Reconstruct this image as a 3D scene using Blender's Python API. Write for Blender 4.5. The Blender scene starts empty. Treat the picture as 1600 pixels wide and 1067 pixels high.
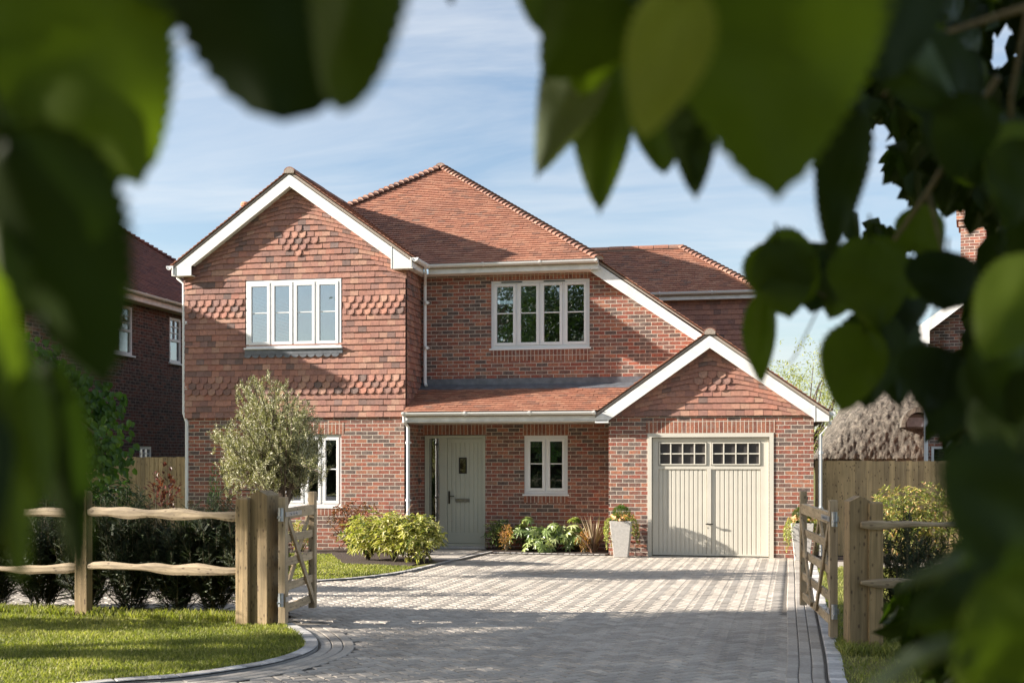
import bpy, math, random
from mathutils import Vector, Matrix, noise
rnd = random.Random(7)
R = math.radians
sc = bpy.context.scene
COL = sc.collection

# ------------------------------------------------------------------ camera
F = 1850.0; TH = math.atan(370/1850); CH = 1.75
cth, sth = math.cos(TH), math.sin(TH)
cam_d = bpy.data.cameras.new('camera'); cam = bpy.data.objects.new('camera', cam_d); COL.objects.link(cam)
cam.location = (0, 0, CH); cam.rotation_euler = (R(90), 0, TH)
cam_d.sensor_width = 36; cam_d.lens = 36*F/1600; cam_d.shift_y = (720-533.5)/1600
cam_d.clip_start = .02; cam_d.clip_end = 2000
cam_d.dof.use_dof = True; cam_d.dof.focus_distance = 21.5; cam_d.dof.aperture_fstop = 4.1
sc.camera = cam
# ------------------------------------------------------------------ light
SUN = Vector((-3.9, -1.0, 1.5)).normalized()          # direction towards the sun
EL = math.asin(SUN.z); AZ = math.atan2(SUN.x, SUN.y)
w = bpy.data.worlds.new("World"); sc.world = w; w.use_nodes = True
nt = w.node_tree; nt.nodes.clear()
def N(t, typ, **k):
    n = t.nodes.new(typ)
    for a, b in k.items():
        if a.startswith('i_'):
            n.inputs[int(a[2:])].default_value = b
        else: setattr(n, a, b)
    return n
sky = N(nt, 'ShaderNodeTexSky', sky_type='NISHITA', sun_disc=False, sun_elevation=EL, sun_rotation=AZ % (2*math.pi))
sky.air_density = 1.0; sky.dust_density = 1.2; sky.ozone_density = 1.5; sky.altitude = 50
tc = N(nt, 'ShaderNodeTexCoord'); sep = N(nt, 'ShaderNodeSeparateXYZ'); nt.links.new(tc.outputs['Generated'], sep.inputs[0])
# thin high cloud laid out on a flat layer above the place
mx = N(nt, 'ShaderNodeMath', operation='ADD', i_1=.12); nt.links.new(sep.outputs[2], mx.inputs[0])
dv = N(nt, 'ShaderNodeVectorMath', operation='DIVIDE'); cb = N(nt, 'ShaderNodeCombineXYZ')
for i in range(3): nt.links.new(mx.outputs[0], cb.inputs[i])
nt.links.new(tc.outputs['Generated'], dv.inputs[0]); nt.links.new(cb.outputs[0], dv.inputs[1])
mp = N(nt, 'ShaderNodeMapping'); mp.inputs['Scale'].default_value = (.55, 1.7, 0); mp.inputs['Rotation'].default_value = (0, 0, R(-14)); mp.inputs['Location'].default_value = (2.2, .4, 0)
nt.links.new(dv.outputs[0], mp.inputs[0])
cn = N(nt, 'ShaderNodeTexNoise'); cn.inputs['Scale'].default_value = 1.5; cn.inputs['Detail'].default_value = 9; cn.inputs['Roughness'].default_value = .58; cn.inputs['Distortion'].default_value = .7
nt.links.new(mp.outputs[0], cn.inputs['Vector'])
cr = N(nt, 'ShaderNodeValToRGB'); cr.color_ramp.elements[0].position = .34; cr.color_ramp.elements[1].position = .80
cr.color_ramp.elements[0].color = (.06, .06, .06, 1); cr.color_ramp.elements[1].color = (.72, .72, .72, 1)
nt.links.new(cn.outputs['Fac'], cr.inputs[0])
mixc = N(nt, 'ShaderNodeMix', data_type='RGBA'); mixc.inputs[7].default_value = (4.6, 4.75, 4.9, 1)
nt.links.new(cr.outputs[0], mixc.inputs[0]); nt.links.new(sky.outputs[0], mixc.inputs[6])
bg = N(nt, 'ShaderNodeBackground'); bg.inputs[1].default_value = .068
nt.links.new(mixc.outputs[2], bg.inputs[0])
wo = N(nt, 'ShaderNodeOutputWorld'); nt.links.new(bg.outputs[0], wo.inputs[0])
sl = bpy.data.lights.new('sun', 'SUN'); so = bpy.data.objects.new('sun', sl); COL.objects.link(so)
sl.energy = 5.0; sl.angle = R(.5); sl.color = (1, .915, .81)
so.rotation_euler = (-SUN).to_track_quat('-Z', 'Y').to_euler()
sc.view_settings.view_transform = 'Standard'; sc.view_settings.look = 'None'; sc.view_settings.exposure = 1.6; sc.view_settings.gamma = 1
sc.cycles.max_bounces = 8; sc.cycles.transparent_max_bounces = 12; sc.cycles.use_denoising = True
sc.cycles.caustics_reflective = False; sc.cycles.caustics_refractive = False

# ------------------------------------------------------------------ helpers
def ray(px, py):
    a = (px-800)/F; b = (720-py)/F
    return Vector((cth*a-sth, sth*a+cth, b))
def onY(px, py, Y): r = ray(px, py); t = Y/r.y; return Vector((r.x*t, Y, CH+r.z*t))
def onX(px, py, X): r = ray(px, py); t = X/r.x; return Vector((X, r.y*t, CH+r.z*t))
def onZ(px, py, Z=0): r = ray(px, py); t = (Z-CH)/r.z; return Vector((r.x*t, r.y*t, Z))
def onD(px, py, d): r = ray(px, py); return Vector((r.x*d, r.y*d, CH+r.z*d))
def proj(p):
    zc = -p[0]*sth+p[1]*cth; xc = p[0]*cth+p[1]*sth
    return (800+F*xc/zc, 720-F*(p[2]-CH)/zc)

def empty(name, loc, label, cat, group=None):
    o = bpy.data.objects.new(name, None); COL.objects.link(o); o.location = loc; o.empty_display_size = .2
    o['label'] = label; o['category'] = cat
    if group: o['group'] = group
    return o
def tag(o, label, cat, group=None):
    o['label'] = label; o['category'] = cat
    if group: o['group'] = group
    return o
def wloc(o):
    v = Vector((0, 0, 0))
    while o is not None: v += o.location; o = o.parent
    return v
def copy_tree(o, parent=None):
    c = o.copy(); COL.objects.link(c); c.parent = parent
    for ch in list(o.children): copy_tree(ch, c)
    return c

class MB:
    def __init__(s): s.v = []; s.f = []; s.t = []; s.m = []
    def poly(s, pts, t=.5, m=0):
        n = len(s.v); s.v.extend([tuple(p) for p in pts]); s.f.append(tuple(range(n, n+len(pts)))); s.t.append(t); s.m.append(m)
    def mesh(s, pts, faces, t=.5, m=0):
        n = len(s.v); s.v.extend([tuple(p) for p in pts])
        for q in faces: s.f.append(tuple(n+i for i in q)); s.t.append(t); s.m.append(m)
    def box(s, x0, x1, y0, y1, z0, z1, t=.5, m=0):
        s.mesh([(x0,y0,z0),(x1,y0,z0),(x1,y1,z0),(x0,y1,z0),(x0,y0,z1),(x1,y0,z1),(x1,y1,z1),(x0,y1,z1)],
               [(3,2,1,0),(4,5,6,7),(0,1,5,4),(1,2,6,5),(2,3,7,6),(3,0,4,7)], t, m)
    def prism(s, a, b, t=.5, m=0, caps=True):      # two matching rings
        n = len(a); fs = [(i, (i+1) % n, n+(i+1) % n, n+i) for i in range(n)]
        if caps: fs += [tuple(range(n-1, -1, -1)), tuple(range(n, 2*n))]
        s.mesh(list(a)+list(b), fs, t, m)
    def prism_y(s, xz, y0, y1, t=.5, m=0): s.prism([(x, y0, z) for x, z in xz], [(x, y1, z) for x, z in xz], t, m)
    def prism_x(s, yz, x0, x1, t=.5, m=0): s.prism([(x0, y, z) for y, z in yz], [(x1, y, z) for y, z in yz], t, m)
    def prism_z(s, xy, z0, z1, t=.5, m=0): s.prism([(x, y, z0) for x, y in xy], [(x, y, z1) for x, y in xy], t, m)
    def bar(s, p, q, w_, h, up=(0,0,1), t=.5, m=0):
        p, q = Vector(p), Vector(q); d = (q-p).normalized(); u = Vector(up); sd = d.cross(u).normalized(); u = sd.cross(d)
        r = lambda c: [c-sd*w_/2-u*h/2, c+sd*w_/2-u*h/2, c+sd*w_/2+u*h/2, c-sd*w_/2+u*h/2]
        s.prism(r(p), r(q), t, m)
    def tube(s, pts, rad, n=8, t=.5, m=0):
        pts = [Vector(p) for p in pts]; rings = []
        if not hasattr(rad, '__len__'): rad = [rad]*len(pts)
        for i, p in enumerate(pts):
            d = (pts[min(i+1, len(pts)-1)]-pts[max(i-1, 0)])
            d = d.normalized() if d.length > 1e-6 else Vector((0,0,1))
            a = Vector((0,0,1)) if abs(d.z) < .9 else Vector((1,0,0))
            u = d.cross(a).normalized(); v = d.cross(u)
            rings.append([p+(u*math.cos(k*2*math.pi/n)+v*math.sin(k*2*math.pi/n))*rad[i] for k in range(n)])
        vs = [q for r_ in rings for q in r_]; fs = []
        for i in range(len(rings)-1):
            for k in range(n): fs.append((i*n+k, i*n+(k+1) % n, (i+1)*n+(k+1) % n, (i+1)*n+k))
        fs.append(tuple(range(n-1, -1, -1))); fs.append(tuple(range((len(rings)-1)*n, len(rings)*n)))
        s.mesh(vs, fs, t, m)
    def build(s, name, mats, parent=None, smooth=False, bevel=0, loc=None):
        off = wloc(parent) if parent is not None else Vector(loc or (0,0,0))
        me = bpy.data.meshes.new(name)
        me.from_pydata([(a-off.x, b-off.y, c-off.z) for a, b, c in s.v], [], s.f)
        if not isinstance(mats, (list, tuple)): mats = [mats]
        for m_ in mats: me.materials.append(m_)
        if len(mats) > 1: me.polygons.foreach_set('material_index', s.m)
        at = me.attributes.new('tint', 'FLOAT', 'FACE'); at.data.foreach_set('value', s.t)
        if smooth: me.polygons.foreach_set('use_smooth', [True]*len(s.f))
        me.update()
        o = bpy.data.objects.new(name, me); COL.objects.link(o)
        if parent is not None: o.parent = parent
        elif loc is not None: o.location = loc
        if bevel:
            b = o.modifiers.new('bevel', 'BEVEL'); b.width = bevel; b.segments = 2; b.limit_method = 'ANGLE'
        return o
def struct(o): o['kind'] = 'structure'; return o
def stuff(o): o['kind'] = 'stuff'; return o

# ------------------------------------------------------------------ materials
def new_mat(name):
    m = bpy.data.materials.new(name); m.use_nodes = True; t = m.node_tree; t.nodes.clear()
    o = N(t, 'ShaderNodeOutputMaterial'); b = N(t, 'ShaderNodeBsdfPrincipled'); t.links.new(b.outputs[0], o.inputs[0])
    return m, t, b, o
def ramp(t, src, stops, const=False):
    r = N(t, 'ShaderNodeValToRGB'); e = r.color_ramp.elements
    while len(e) < len(stops): e.new(.5)
    for i, (p, c) in enumerate(stops): e[i].position = p; e[i].color = (*c, 1)
    if const: r.color_ramp.interpolation = 'CONSTANT'
    t.links.new(src, r.inputs[0]); return r.outputs[0]
def tcoord(t, which='Object', scale=None, rot=None):
    c = N(t, 'ShaderNodeTexCoord').outputs[which]
    if scale or rot:
        m = N(t, 'ShaderNodeMapping')
        if scale: m.inputs['Scale'].default_value = scale
        if rot: m.inputs['Rotation'].default_value = rot
        t.links.new(c, m.inputs[0]); c = m.outputs[0]
    return c
def noise_n(t, vec, scale, detail=4, rough=.55, dist=0):
    n = N(t, 'ShaderNodeTexNoise'); n.inputs['Scale'].default_value = scale; n.inputs['Detail'].default_value = detail
    n.inputs['Roughness'].default_value = rough; n.inputs['Distortion'].default_value = dist
    t.links.new(vec, n.inputs['Vector']); return n.outputs['Fac']
def mixrgb(t, a, b, f, mode='MIX'):
    m = N(t, 'ShaderNodeMix', data_type='RGBA', blend_type=mode)
    for s_, i in ((a, 6), (b, 7), (f, 0)):
        if isinstance(s_, (int, float)): m.inputs[i].default_value = s_
        elif isinstance(s_, tuple): m.inputs[i].default_value = (*s_, 1)
        else: t.links.new(s_, m.inputs[i])
    return m.outputs[2]
def bump(t, b, h, strength, dist=.01, extra=None):
    n = N(t, 'ShaderNodeBump'); n.inputs['Strength'].default_value = strength; n.inputs['Distance'].default_value = dist
    t.links.new(h, n.inputs['Height'])
    if extra: t.links.new(extra, n.inputs['Normal'])
    t.links.new(n.outputs[0], b.inputs['Normal']); return n.outputs[0]
def attr(t, name='tint'):
    a = N(t, 'ShaderNodeAttribute'); a.attribute_name = name; return a.outputs['Fac']

def mat_brick(name, axis, soldier=False, pal=None, mortar=(.54, .475, .40)):
    m, t, b, o = new_mat(name)
    sp = N(t, 'ShaderNodeSeparateXYZ'); t.links.new(tcoord(t), sp.inputs[0])
    cb = N(t, 'ShaderNodeCombineXYZ')
    t.links.new(sp.outputs[axis], cb.inputs[0]); t.links.new(sp.outputs[2], cb.inputs[1])
    nw = noise_n(t, cb.outputs[0], 9, 2)                      # slight irregularity of the brick edges
    ad = N(t, 'ShaderNodeVectorMath', operation='MULTIPLY_ADD'); 
    cbn = N(t, 'ShaderNodeCombineXYZ'); t.links.new(nw, cbn.inputs[0]); t.links.new(noise_n(t, cb.outputs[0], 14, 2), cbn.inputs[1])
    t.links.new(cbn.outputs[0], ad.inputs[0]); ad.inputs[1].default_value = (.006, .006, 0); t.links.new(cb.outputs[0], ad.inputs[2])
    br = N(t, 'ShaderNodeTexBrick'); t.links.new(ad.outputs[0], br.inputs['Vector'])
    br.inputs['Scale'].default_value = 1; br.inputs['Color1'].default_value = (0,0,0,1); br.inputs['Color2'].default_value = (1,1,1,1)
    br.inputs['Mortar'].default_value = (.5,.5,.5,1); br.inputs['Mortar Size'].default_value = .0065; br.inputs['Mortar Smooth'].default_value = .25
    br.inputs['Brick Width'].default_value = .075 if soldier else .225; br.inputs['Row Height'].default_value = .225 if soldier else .075
    br.offset = 0 if soldier else .5
    pal = pal or [(.0,(.13,.095,.085)),(.12,(.29,.105,.072)),(.26,(.19,.10,.08)),(.38,(.36,.13,.085)),(.52,(.25,.11,.082)),(.64,(.16,.12,.105)),(.74,(.40,.17,.105)),(.86,(.31,.10,.07)),(.94,(.35,.19,.13))]
    if soldier: pal = [(.0,(.27,.10,.062)),(.3,(.34,.135,.08)),(.6,(.22,.085,.06)),(.8,(.38,.16,.1))]
    c = ramp(t, br.outputs['Color'], pal, const=True)
    nz = noise_n(t, tcoord(t), 28, 5, .7)
    c = mixrgb(t, c, ramp(t, nz, [(.3,(.40,.40,.42)),(.7,(1.3,1.2,1.12))]), .85, 'MULTIPLY')
    mid_ = noise_n(t, tcoord(t), 9, 3, .6); c = mixrgb(t, c, (.24,.17,.14), ramp(t, mid_, [(.5,(0,0,0)),(.68,(.7,.7,.7))]))
    big = noise_n(t, tcoord(t), .9, 3)
    c = mixrgb(t, c, ramp(t, big, [(.3,(.82,.82,.84)),(.7,(1.1,1.08,1.05))]), .7, 'MULTIPLY')
    mc = mixrgb(t, mortar, ramp(t, nz, [(.3,(.7,.7,.7)),(.7,(1.1,1.1,1.1))]), .8, 'MULTIPLY')
    c = mixrgb(t, c, mc, br.outputs['Fac'])
    t.links.new(c, b.inputs['Base Color']); b.inputs['Roughness'].default_value = .9
    inv = N(t, 'ShaderNodeMath', operation='MULTIPLY_ADD', i_1=-1.0); t.links.new(br.outputs['Fac'], inv.inputs[0])
    ns = N(t, 'ShaderNodeMath', operation='MULTIPLY_ADD', i_1=.35, i_2=.8); t.links.new(nz, ns.inputs[0]); t.links.new(ns.outputs[0], inv.inputs[2])
    bump(t, b, inv.outputs[0], .8, .008)
    return m
def mat_tile(name, pal, rough=.8):
    m, t, b, o = new_mat(name)
    c = ramp(t, attr(t), pal)
    nz = noise_n(t, tcoord(t), 22, 5, .65)
    c = mixrgb(t, c, ramp(t, nz, [(.3,(.62,.6,.6)),(.7,(1.2,1.18,1.15))]), .7, 'MULTIPLY')
    big = noise_n(t, tcoord(t), 1.3, 3)
    c = mixrgb(t, c, ramp(t, big, [(.35,(.85,.85,.87)),(.65,(1.08,1.05,1.03))]), .8, 'MULTIPLY')
    t.links.new(c, b.inputs['Base Color']); b.inputs['Roughness'].default_value = rough
    bump(t, b, nz, .35, .006); return m
def mat_paver(name, pal, rough=.85):
    m, t, b, o = new_mat(name)
    c = ramp(t, attr(t), pal); nz = noise_n(t, tcoord(t), 35, 5, .7)
    c = mixrgb(t, c, ramp(t, nz, [(.3,(.72,.72,.72)),(.7,(1.12,1.12,1.12))]), .8, 'MULTIPLY')
    big = noise_n(t, tcoord(t, 'Object', (1, .45, 1)), 1.1, 6, .65, .5)
    c = mixrgb(t, c, ramp(t, big, [(.28,(.74,.73,.72)),(.5,(1,1,1)),(.75,(1.1,1.09,1.07))]), 1.0, 'MULTIPLY')
    sp_ = noise_n(t, tcoord(t), 7, 3, .8); c = mixrgb(t, c, (.12,.105,.09), ramp(t, sp_, [(.66,(0,0,0)),(.74,(.55,.55,.55))]))
    t.links.new(c, b.inputs['Base Color']); b.inputs['Roughness'].default_value = rough; bump(t, b, nz, .3, .004); return m
def mat_plain(name, col, rough=.5, nscale=12, var=.12, bumpv=.05, metallic=0, spec=.5):
    m, t, b, o = new_mat(name)
    nz = noise_n(t, tcoord(t), nscale, 4)
    c = mixrgb(t, col, ramp(t, nz, [(.3,(1-var,)*3),(.7,(1+var*.4,)*3)]), 1.0, 'MULTIPLY')
    t.links.new(c, b.inputs['Base Color']); b.inputs['Roughness'].default_value = rough; b.inputs['Metallic'].default_value = metallic
    b.inputs['Specular IOR Level'].default_value = spec
    if bumpv: bump(t, b, nz, bumpv, .01)
    return m
def mat_leaf(name, pal, trans=.35, rough=.45, spec=.5, nscale=6):
    m, t, b, o = new_mat(name)
    c = ramp(t, attr(t), pal)
    nz = noise_n(t, tcoord(t), nscale, 3)
    c = mixrgb(t, c, ramp(t, nz, [(.3,(.7,.72,.7)),(.7,(1.2,1.2,1.1))]), .8, 'MULTIPLY')
    t.links.new(c, b.inputs['Base Color']); b.inputs['Roughness'].default_value = rough; b.inputs['Specular IOR Level'].default_value = spec
    tr = N(t, 'ShaderNodeBsdfTranslucent'); c2 = mixrgb(t, c, (1.3, 1.5, .45), 1.0, 'MULTIPLY'); t.links.new(c2, tr.inputs[0])
    mx = N(t, 'ShaderNodeMixShader'); mx.inputs[0].default_value = trans
    t.links.new(b.outputs[0], mx.inputs[1]); t.links.new(tr.outputs[0], mx.inputs[2]); t.links.new(mx.outputs[0], o.inputs[0])
    return m
def mat_wood(name, c0, c1, axis=2, rough=.75, sc_=1.0):
    m, t, b, o = new_mat(name)
    s3 = [30*sc_, 30*sc_, 30*sc_]; s3[axis] = 1.6*sc_
    v = tcoord(t, 'Object', tuple(s3))
    g = noise_n(t, v, 1, 6, .6, .6)
    c = mixrgb(t, c0, c1, ramp(t, g, [(.35,(0,0,0)),(.65,(1,1,1))]))
    c = mixrgb(t, c, ramp(t, attr(t), [(0,(.72,.72,.72)),(1,(1.2,1.18,1.12))]), 1.0, 'MULTIPLY')
    vo = N(t, 'ShaderNodeTexVoronoi'); s4 = [4.2, 4.2, 4.2]; s4[axis] = 2.0
    t.links.new(tcoord(t, 'Object', tuple(s4)), vo.inputs['Vector'])
    c = mixrgb(t, c, (.085, .05, .028), ramp(t, vo.outputs['Distance'], [(.10,(.85,.85,.85)),(.26,(0,0,0))]))
    big = noise_n(t, tcoord(t), 2.2, 3)
    c = mixrgb(t, c, ramp(t, big, [(.3,(.78,.78,.76)),(.7,(1.1,1.1,1.08))]), .9, 'MULTIPLY')
    t.links.new(c, b.inputs['Base Color']); b.inputs['Roughness'].default_value = rough
    bump(t, b, g, .6, .008); return m

M = {}
M['brick'] = mat_brick('brick_front', 0)
M['brick_side'] = mat_brick('brick_side', 1)
M['soldier'] = mat_brick('brick_soldier', 0, True)
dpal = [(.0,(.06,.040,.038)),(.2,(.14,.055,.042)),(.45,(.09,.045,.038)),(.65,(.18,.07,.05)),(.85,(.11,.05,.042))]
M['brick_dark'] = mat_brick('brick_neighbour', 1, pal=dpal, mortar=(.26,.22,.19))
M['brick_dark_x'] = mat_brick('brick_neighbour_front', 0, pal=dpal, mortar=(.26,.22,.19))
M['roof'] = mat_tile('roof_tile', [(0,(.26,.135,.095)),(.2,(.35,.155,.098)),(.5,(.40,.18,.112)),(.8,(.44,.225,.145)),(.95,(.36,.155,.10)),(1,(.28,.17,.125))])
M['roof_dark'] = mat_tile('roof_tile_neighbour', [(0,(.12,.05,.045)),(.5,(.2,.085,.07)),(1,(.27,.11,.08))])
M['wall_tile'] = mat_tile('wall_tile', [(0,(.17,.115,.10)),(.14,(.28,.15,.12)),(.32,(.36,.175,.13)),(.5,(.42,.215,.155)),(.68,(.31,.155,.125)),(.84,(.45,.265,.19)),(.93,(.40,.175,.125)),(1,(.22,.155,.14))])
M['hip'] = mat_tile('hip_tile', [(0,(.18,.09,.065)),(.5,(.26,.125,.085)),(1,(.33,.185,.13))])
M['mortar'] = mat_plain('mortar_bed', (.36,.30,.25), .9, 40, .3, .4)
M['white'] = mat_plain('white_upvc', (.80,.80,.79), .35, 3, .05, 0)
M['white_board'] = mat_plain('white_painted_board', (.81,.80,.77), .5, 6, .16, .05)
M['frame'] = mat_plain('window_frame_white', (.78,.78,.78), .35, 3, .04, 0)
M['sage'] = mat_plain('sage_paint', (.58,.55,.475), .42, 3, .05, .02)
M['sage_door'] = mat_plain('sage_door_paint', (.43,.43,.35), .42, 3, .05, .02)
M['lead'] = mat_plain('lead_sheet', (.16,.17,.19), .5, 7, .35, .15, .3)
M['steel'] = mat_plain('galvanised_steel', (.45,.48,.52), .4, 30, .25, .1, .85)
M['dark_metal'] = mat_plain('dark_metal', (.05,.045,.04), .35, 20, .2, 0, .8)
M['chrome'] = mat_plain('chrome', (.32,.31,.30), .3, 20, .2, 0, 1)
M['blind'] = mat_plain('cream_blind', (.55,.52,.44), .8, 14, .15, .1)
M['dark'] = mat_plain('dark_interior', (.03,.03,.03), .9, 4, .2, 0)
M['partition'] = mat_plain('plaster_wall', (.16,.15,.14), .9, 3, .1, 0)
M['dark_garage'] = mat_plain('dark_glazing_film', (.045,.04,.038), .5, 9, .25, 0)
M['soffit'] = mat_plain('soffit_board', (.55,.48,.38), .6, 5, .08, 0)
M['terracotta'] = mat_plain('terracotta', (.50,.20,.10), .7, 10, .25, .1)
M['wood_post'] = mat_wood('pressure_treated_post', (.40,.285,.155), (.23,.17,.09))
M['wood_gate'] = mat_wood('gate_timber', (.50,.39,.26), (.33,.25,.16), 2)
M['wood_gate_rail'] = mat_wood('gate_rail_timber', (.50,.39,.26), (.33,.25,.16), 1)
M['wood_rail'] = mat_wood('cleft_rail_timber', (.38,.30,.20), (.22,.17,.115), 0)
M['wood_fence'] = mat_wood('fence_board', (.60,.44,.25), (.42,.30,.165))
M['bark'] = mat_plain('bark', (.13,.095,.07), .9, 18, .5, .6)
M['twig'] = mat_plain('twig_bark', (.10,.085,.045), .8, 60, .4, .3)
M['stone'] = mat_plain('planter_concrete', (.50,.48,.45), .75, 30, .2, .15)
M['granite'] = mat_tile('granite_sett', [(0,(.30,.295,.285)),(.5,(.48,.47,.45)),(1,(.68,.66,.62))])
M['soil'] = mat_plain('bark_mulch', (.06,.038,.026), .95, 45, .7, 1.0)
M['ply'] = mat_plain('asphalt', (.05,.05,.052), .9, 60, .4, .4)
M['olive'] = mat_leaf('olive_leaf', [(0,(.11,.11,.05)),(.5,(.27,.26,.14)),(1,(.56,.52,.36))], .12, .5, .5)
M['yew'] = mat_leaf('yew_needles', [(0,(.014,.024,.009)),(.6,(.034,.05,.018)),(1,(.10,.12,.04))], .12, .6, .3)
M['leaf_dark'] = mat_leaf('dark_leaf', [(0,(.02,.045,.015)),(.6,(.05,.10,.028)),(1,(.13,.19,.05))], .25)
M['leaf_shade'] = mat_leaf('shade_tree_leaf', [(0,(.012,.026,.008)),(.6,(.028,.052,.015)),(1,(.07,.10,.03))], .2, .55, .3)
M['leaf_lime'] = mat_leaf('lime_leaf', [(0,(.03,.07,.018)),(.6,(.07,.14,.03)),(1,(.16,.24,.05))], .4)
M['leaf_yellow'] = mat_leaf('spotted_leaf', [(0,(.08,.12,.03)),(.3,(.24,.26,.07)),(.6,(.56,.52,.22)),(1,(.80,.72,.42))], .25)
M['leaf_red'] = mat_leaf('red_leaf', [(0,(.06,.045,.02)),(.5,(.20,.08,.05)),(1,(.42,.15,.09))], .3)
M['leaf_mixed'] = mat_leaf('young_leaf', [(0,(.09,.13,.03)),(.45,(.24,.27,.08)),(.75,(.50,.42,.18)),(1,(.70,.42,.24))], .3)
M['leaf_maroon'] = mat_leaf('maroon_leaf', [(0,(.04,.015,.012)),(1,(.20,.045,.035))], .3)
M['leaf_orange'] = mat_leaf('orange_leaf', [(0,(.16,.14,.03)),(.5,(.50,.25,.10)),(1,(.75,.42,.22))], .3)
M['leaf_bronze'] = mat_leaf('bronze_blade', [(0,(.09,.05,.035)),(.6,(.22,.13,.09)),(1,(.50,.40,.28))], .15)
M['leaf_fatsia'] = mat_leaf('fatsia_leaf', [(0,(.06,.10,.03)),(.45,(.20,.27,.09)),(1,(.62,.64,.34))], .25, .35)
M['leaf_box'] = mat_leaf('box_leaf', [(0,(.035,.085,.012)),(1,(.14,.25,.03))], .2)
M['leaf_ivy'] = mat_leaf('trailing_leaf', [(0,(.14,.20,.04)),(.5,(.38,.40,.12)),(1,(.62,.55,.28))], .3)
M['petal'] = mat_leaf('orange_petal', [(0,(.75,.32,.12)),(1,(.85,.52,.30))], .3)
M['leaf_pale'] = mat_leaf('pale_willow_leaf', [(0,(.16,.19,.05)),(1,(.48,.48,.18))], .35)
M['grass'] = mat_leaf('grass_blade', [(0,(.10,.125,.028)),(.5,(.215,.23,.062)),(1,(.46,.42,.18))], .35, .6, .3, 1.2)
M['thatch'] = None

def mat_lawn():
    m, t, b, o = new_mat('lawn_turf')
    a = noise_n(t, tcoord(t), 60, 5, .7); g = noise_n(t, tcoord(t), 1.1, 4)
    c = mixrgb(t, ramp(t, a, [(.3,(.09,.095,.025)),(.55,(.20,.19,.06)),(.75,(.36,.31,.13))]), ramp(t, g, [(.3,(.8,.85,.8)),(.7,(1.15,1.1,1.1))]), 1.0, 'MULTIPLY')
    t.links.new(c, b.inputs['Base Color']); b.inputs['Roughness'].default_value = .9; b.inputs['Specular IOR Level'].default_value = .2
    bump(t, b, a, 1.0, .03); return m
M['lawn'] = mat_lawn()
M['paver'] = mat_paver('paving_block', [(0,(.33,.295,.25)),(.3,(.385,.345,.295)),(.7,(.43,.385,.33)),(1,(.475,.43,.37))], .85)
M['sand'] = mat_plain('joint_sand', (.19,.165,.135), .95, 60, .4, .3)
def mat_thatch():
    m, t, b, o = new_mat('thatch_reed')
    a = noise_n(t, tcoord(t, 'Object', (6, 6, 3)), 1.6, 7, .8, .5); g = noise_n(t, tcoord(t), 25, 5, .8)
    c = mixrgb(t, ramp(t, a, [(.34,(.045,.04,.034)),(.5,(.17,.15,.125)),(.64,(.36,.32,.265))]), ramp(t, g, [(.3,(.5,.5,.5)),(.7,(1.25,1.2,1.15))]), 1.0, 'MULTIPLY')
    t.links.new(c, b.inputs['Base Color']); b.inputs['Roughness'].default_value = 1
    bump(t, b, bump_mix(t, a, g), 1.0, .08); return m
def bump_mix(t, a, g):
    n = N(t, 'ShaderNodeMath', operation='ADD'); t.links.new(a, n.inputs[0]); t.links.new(g, n.inputs[1]); return n.outputs[0]
M['thatch'] = mat_thatch()
def mat_glass(name, refl=.28, tint=(.75,.8,.8), wav=.0):
    m, t, b, o = new_mat(name); t.nodes.remove(b)
    tr = N(t, 'ShaderNodeBsdfTransparent'); tr.inputs[0].default_value = (*tint, 1)
    gl = N(t, 'ShaderNodeBsdfGlossy'); gl.inputs['Roughness'].default_value = .015; gl.inputs[0].default_value = (.95,.97,1,1)
    nz = noise_n(t, tcoord(t), 1.7, 2); bp = N(t, 'ShaderNodeBump'); bp.inputs['Strength'].default_value = .06; bp.inputs['Distance'].default_value = .02
    t.links.new(nz, bp.inputs['Height']); t.links.new(bp.outputs[0], gl.inputs['Normal'])
    fr = N(t, 'ShaderNodeLayerWeight'); fr.inputs[0].default_value = .35
    mr = N(t, 'ShaderNodeMapRange'); mr.inputs[3].default_value = refl; mr.inputs[4].default_value = 1; t.links.new(fr.outputs['Fresnel'], mr.inputs[0])
    mx = N(t, 'ShaderNodeMixShader'); t.links.new(mr.outputs[0], mx.inputs[0]); t.links.new(tr.outputs[0], mx.inputs[1]); t.links.new(gl.outputs[0], mx.inputs[2])
    t.links.new(mx.outputs[0], o.inputs[0]); return m
M['glass'] = mat_glass('window_glass', .34)
M['glass_obscure'] = mat_glass('obscure_glass', .3, (.35,.42,.40))

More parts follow.
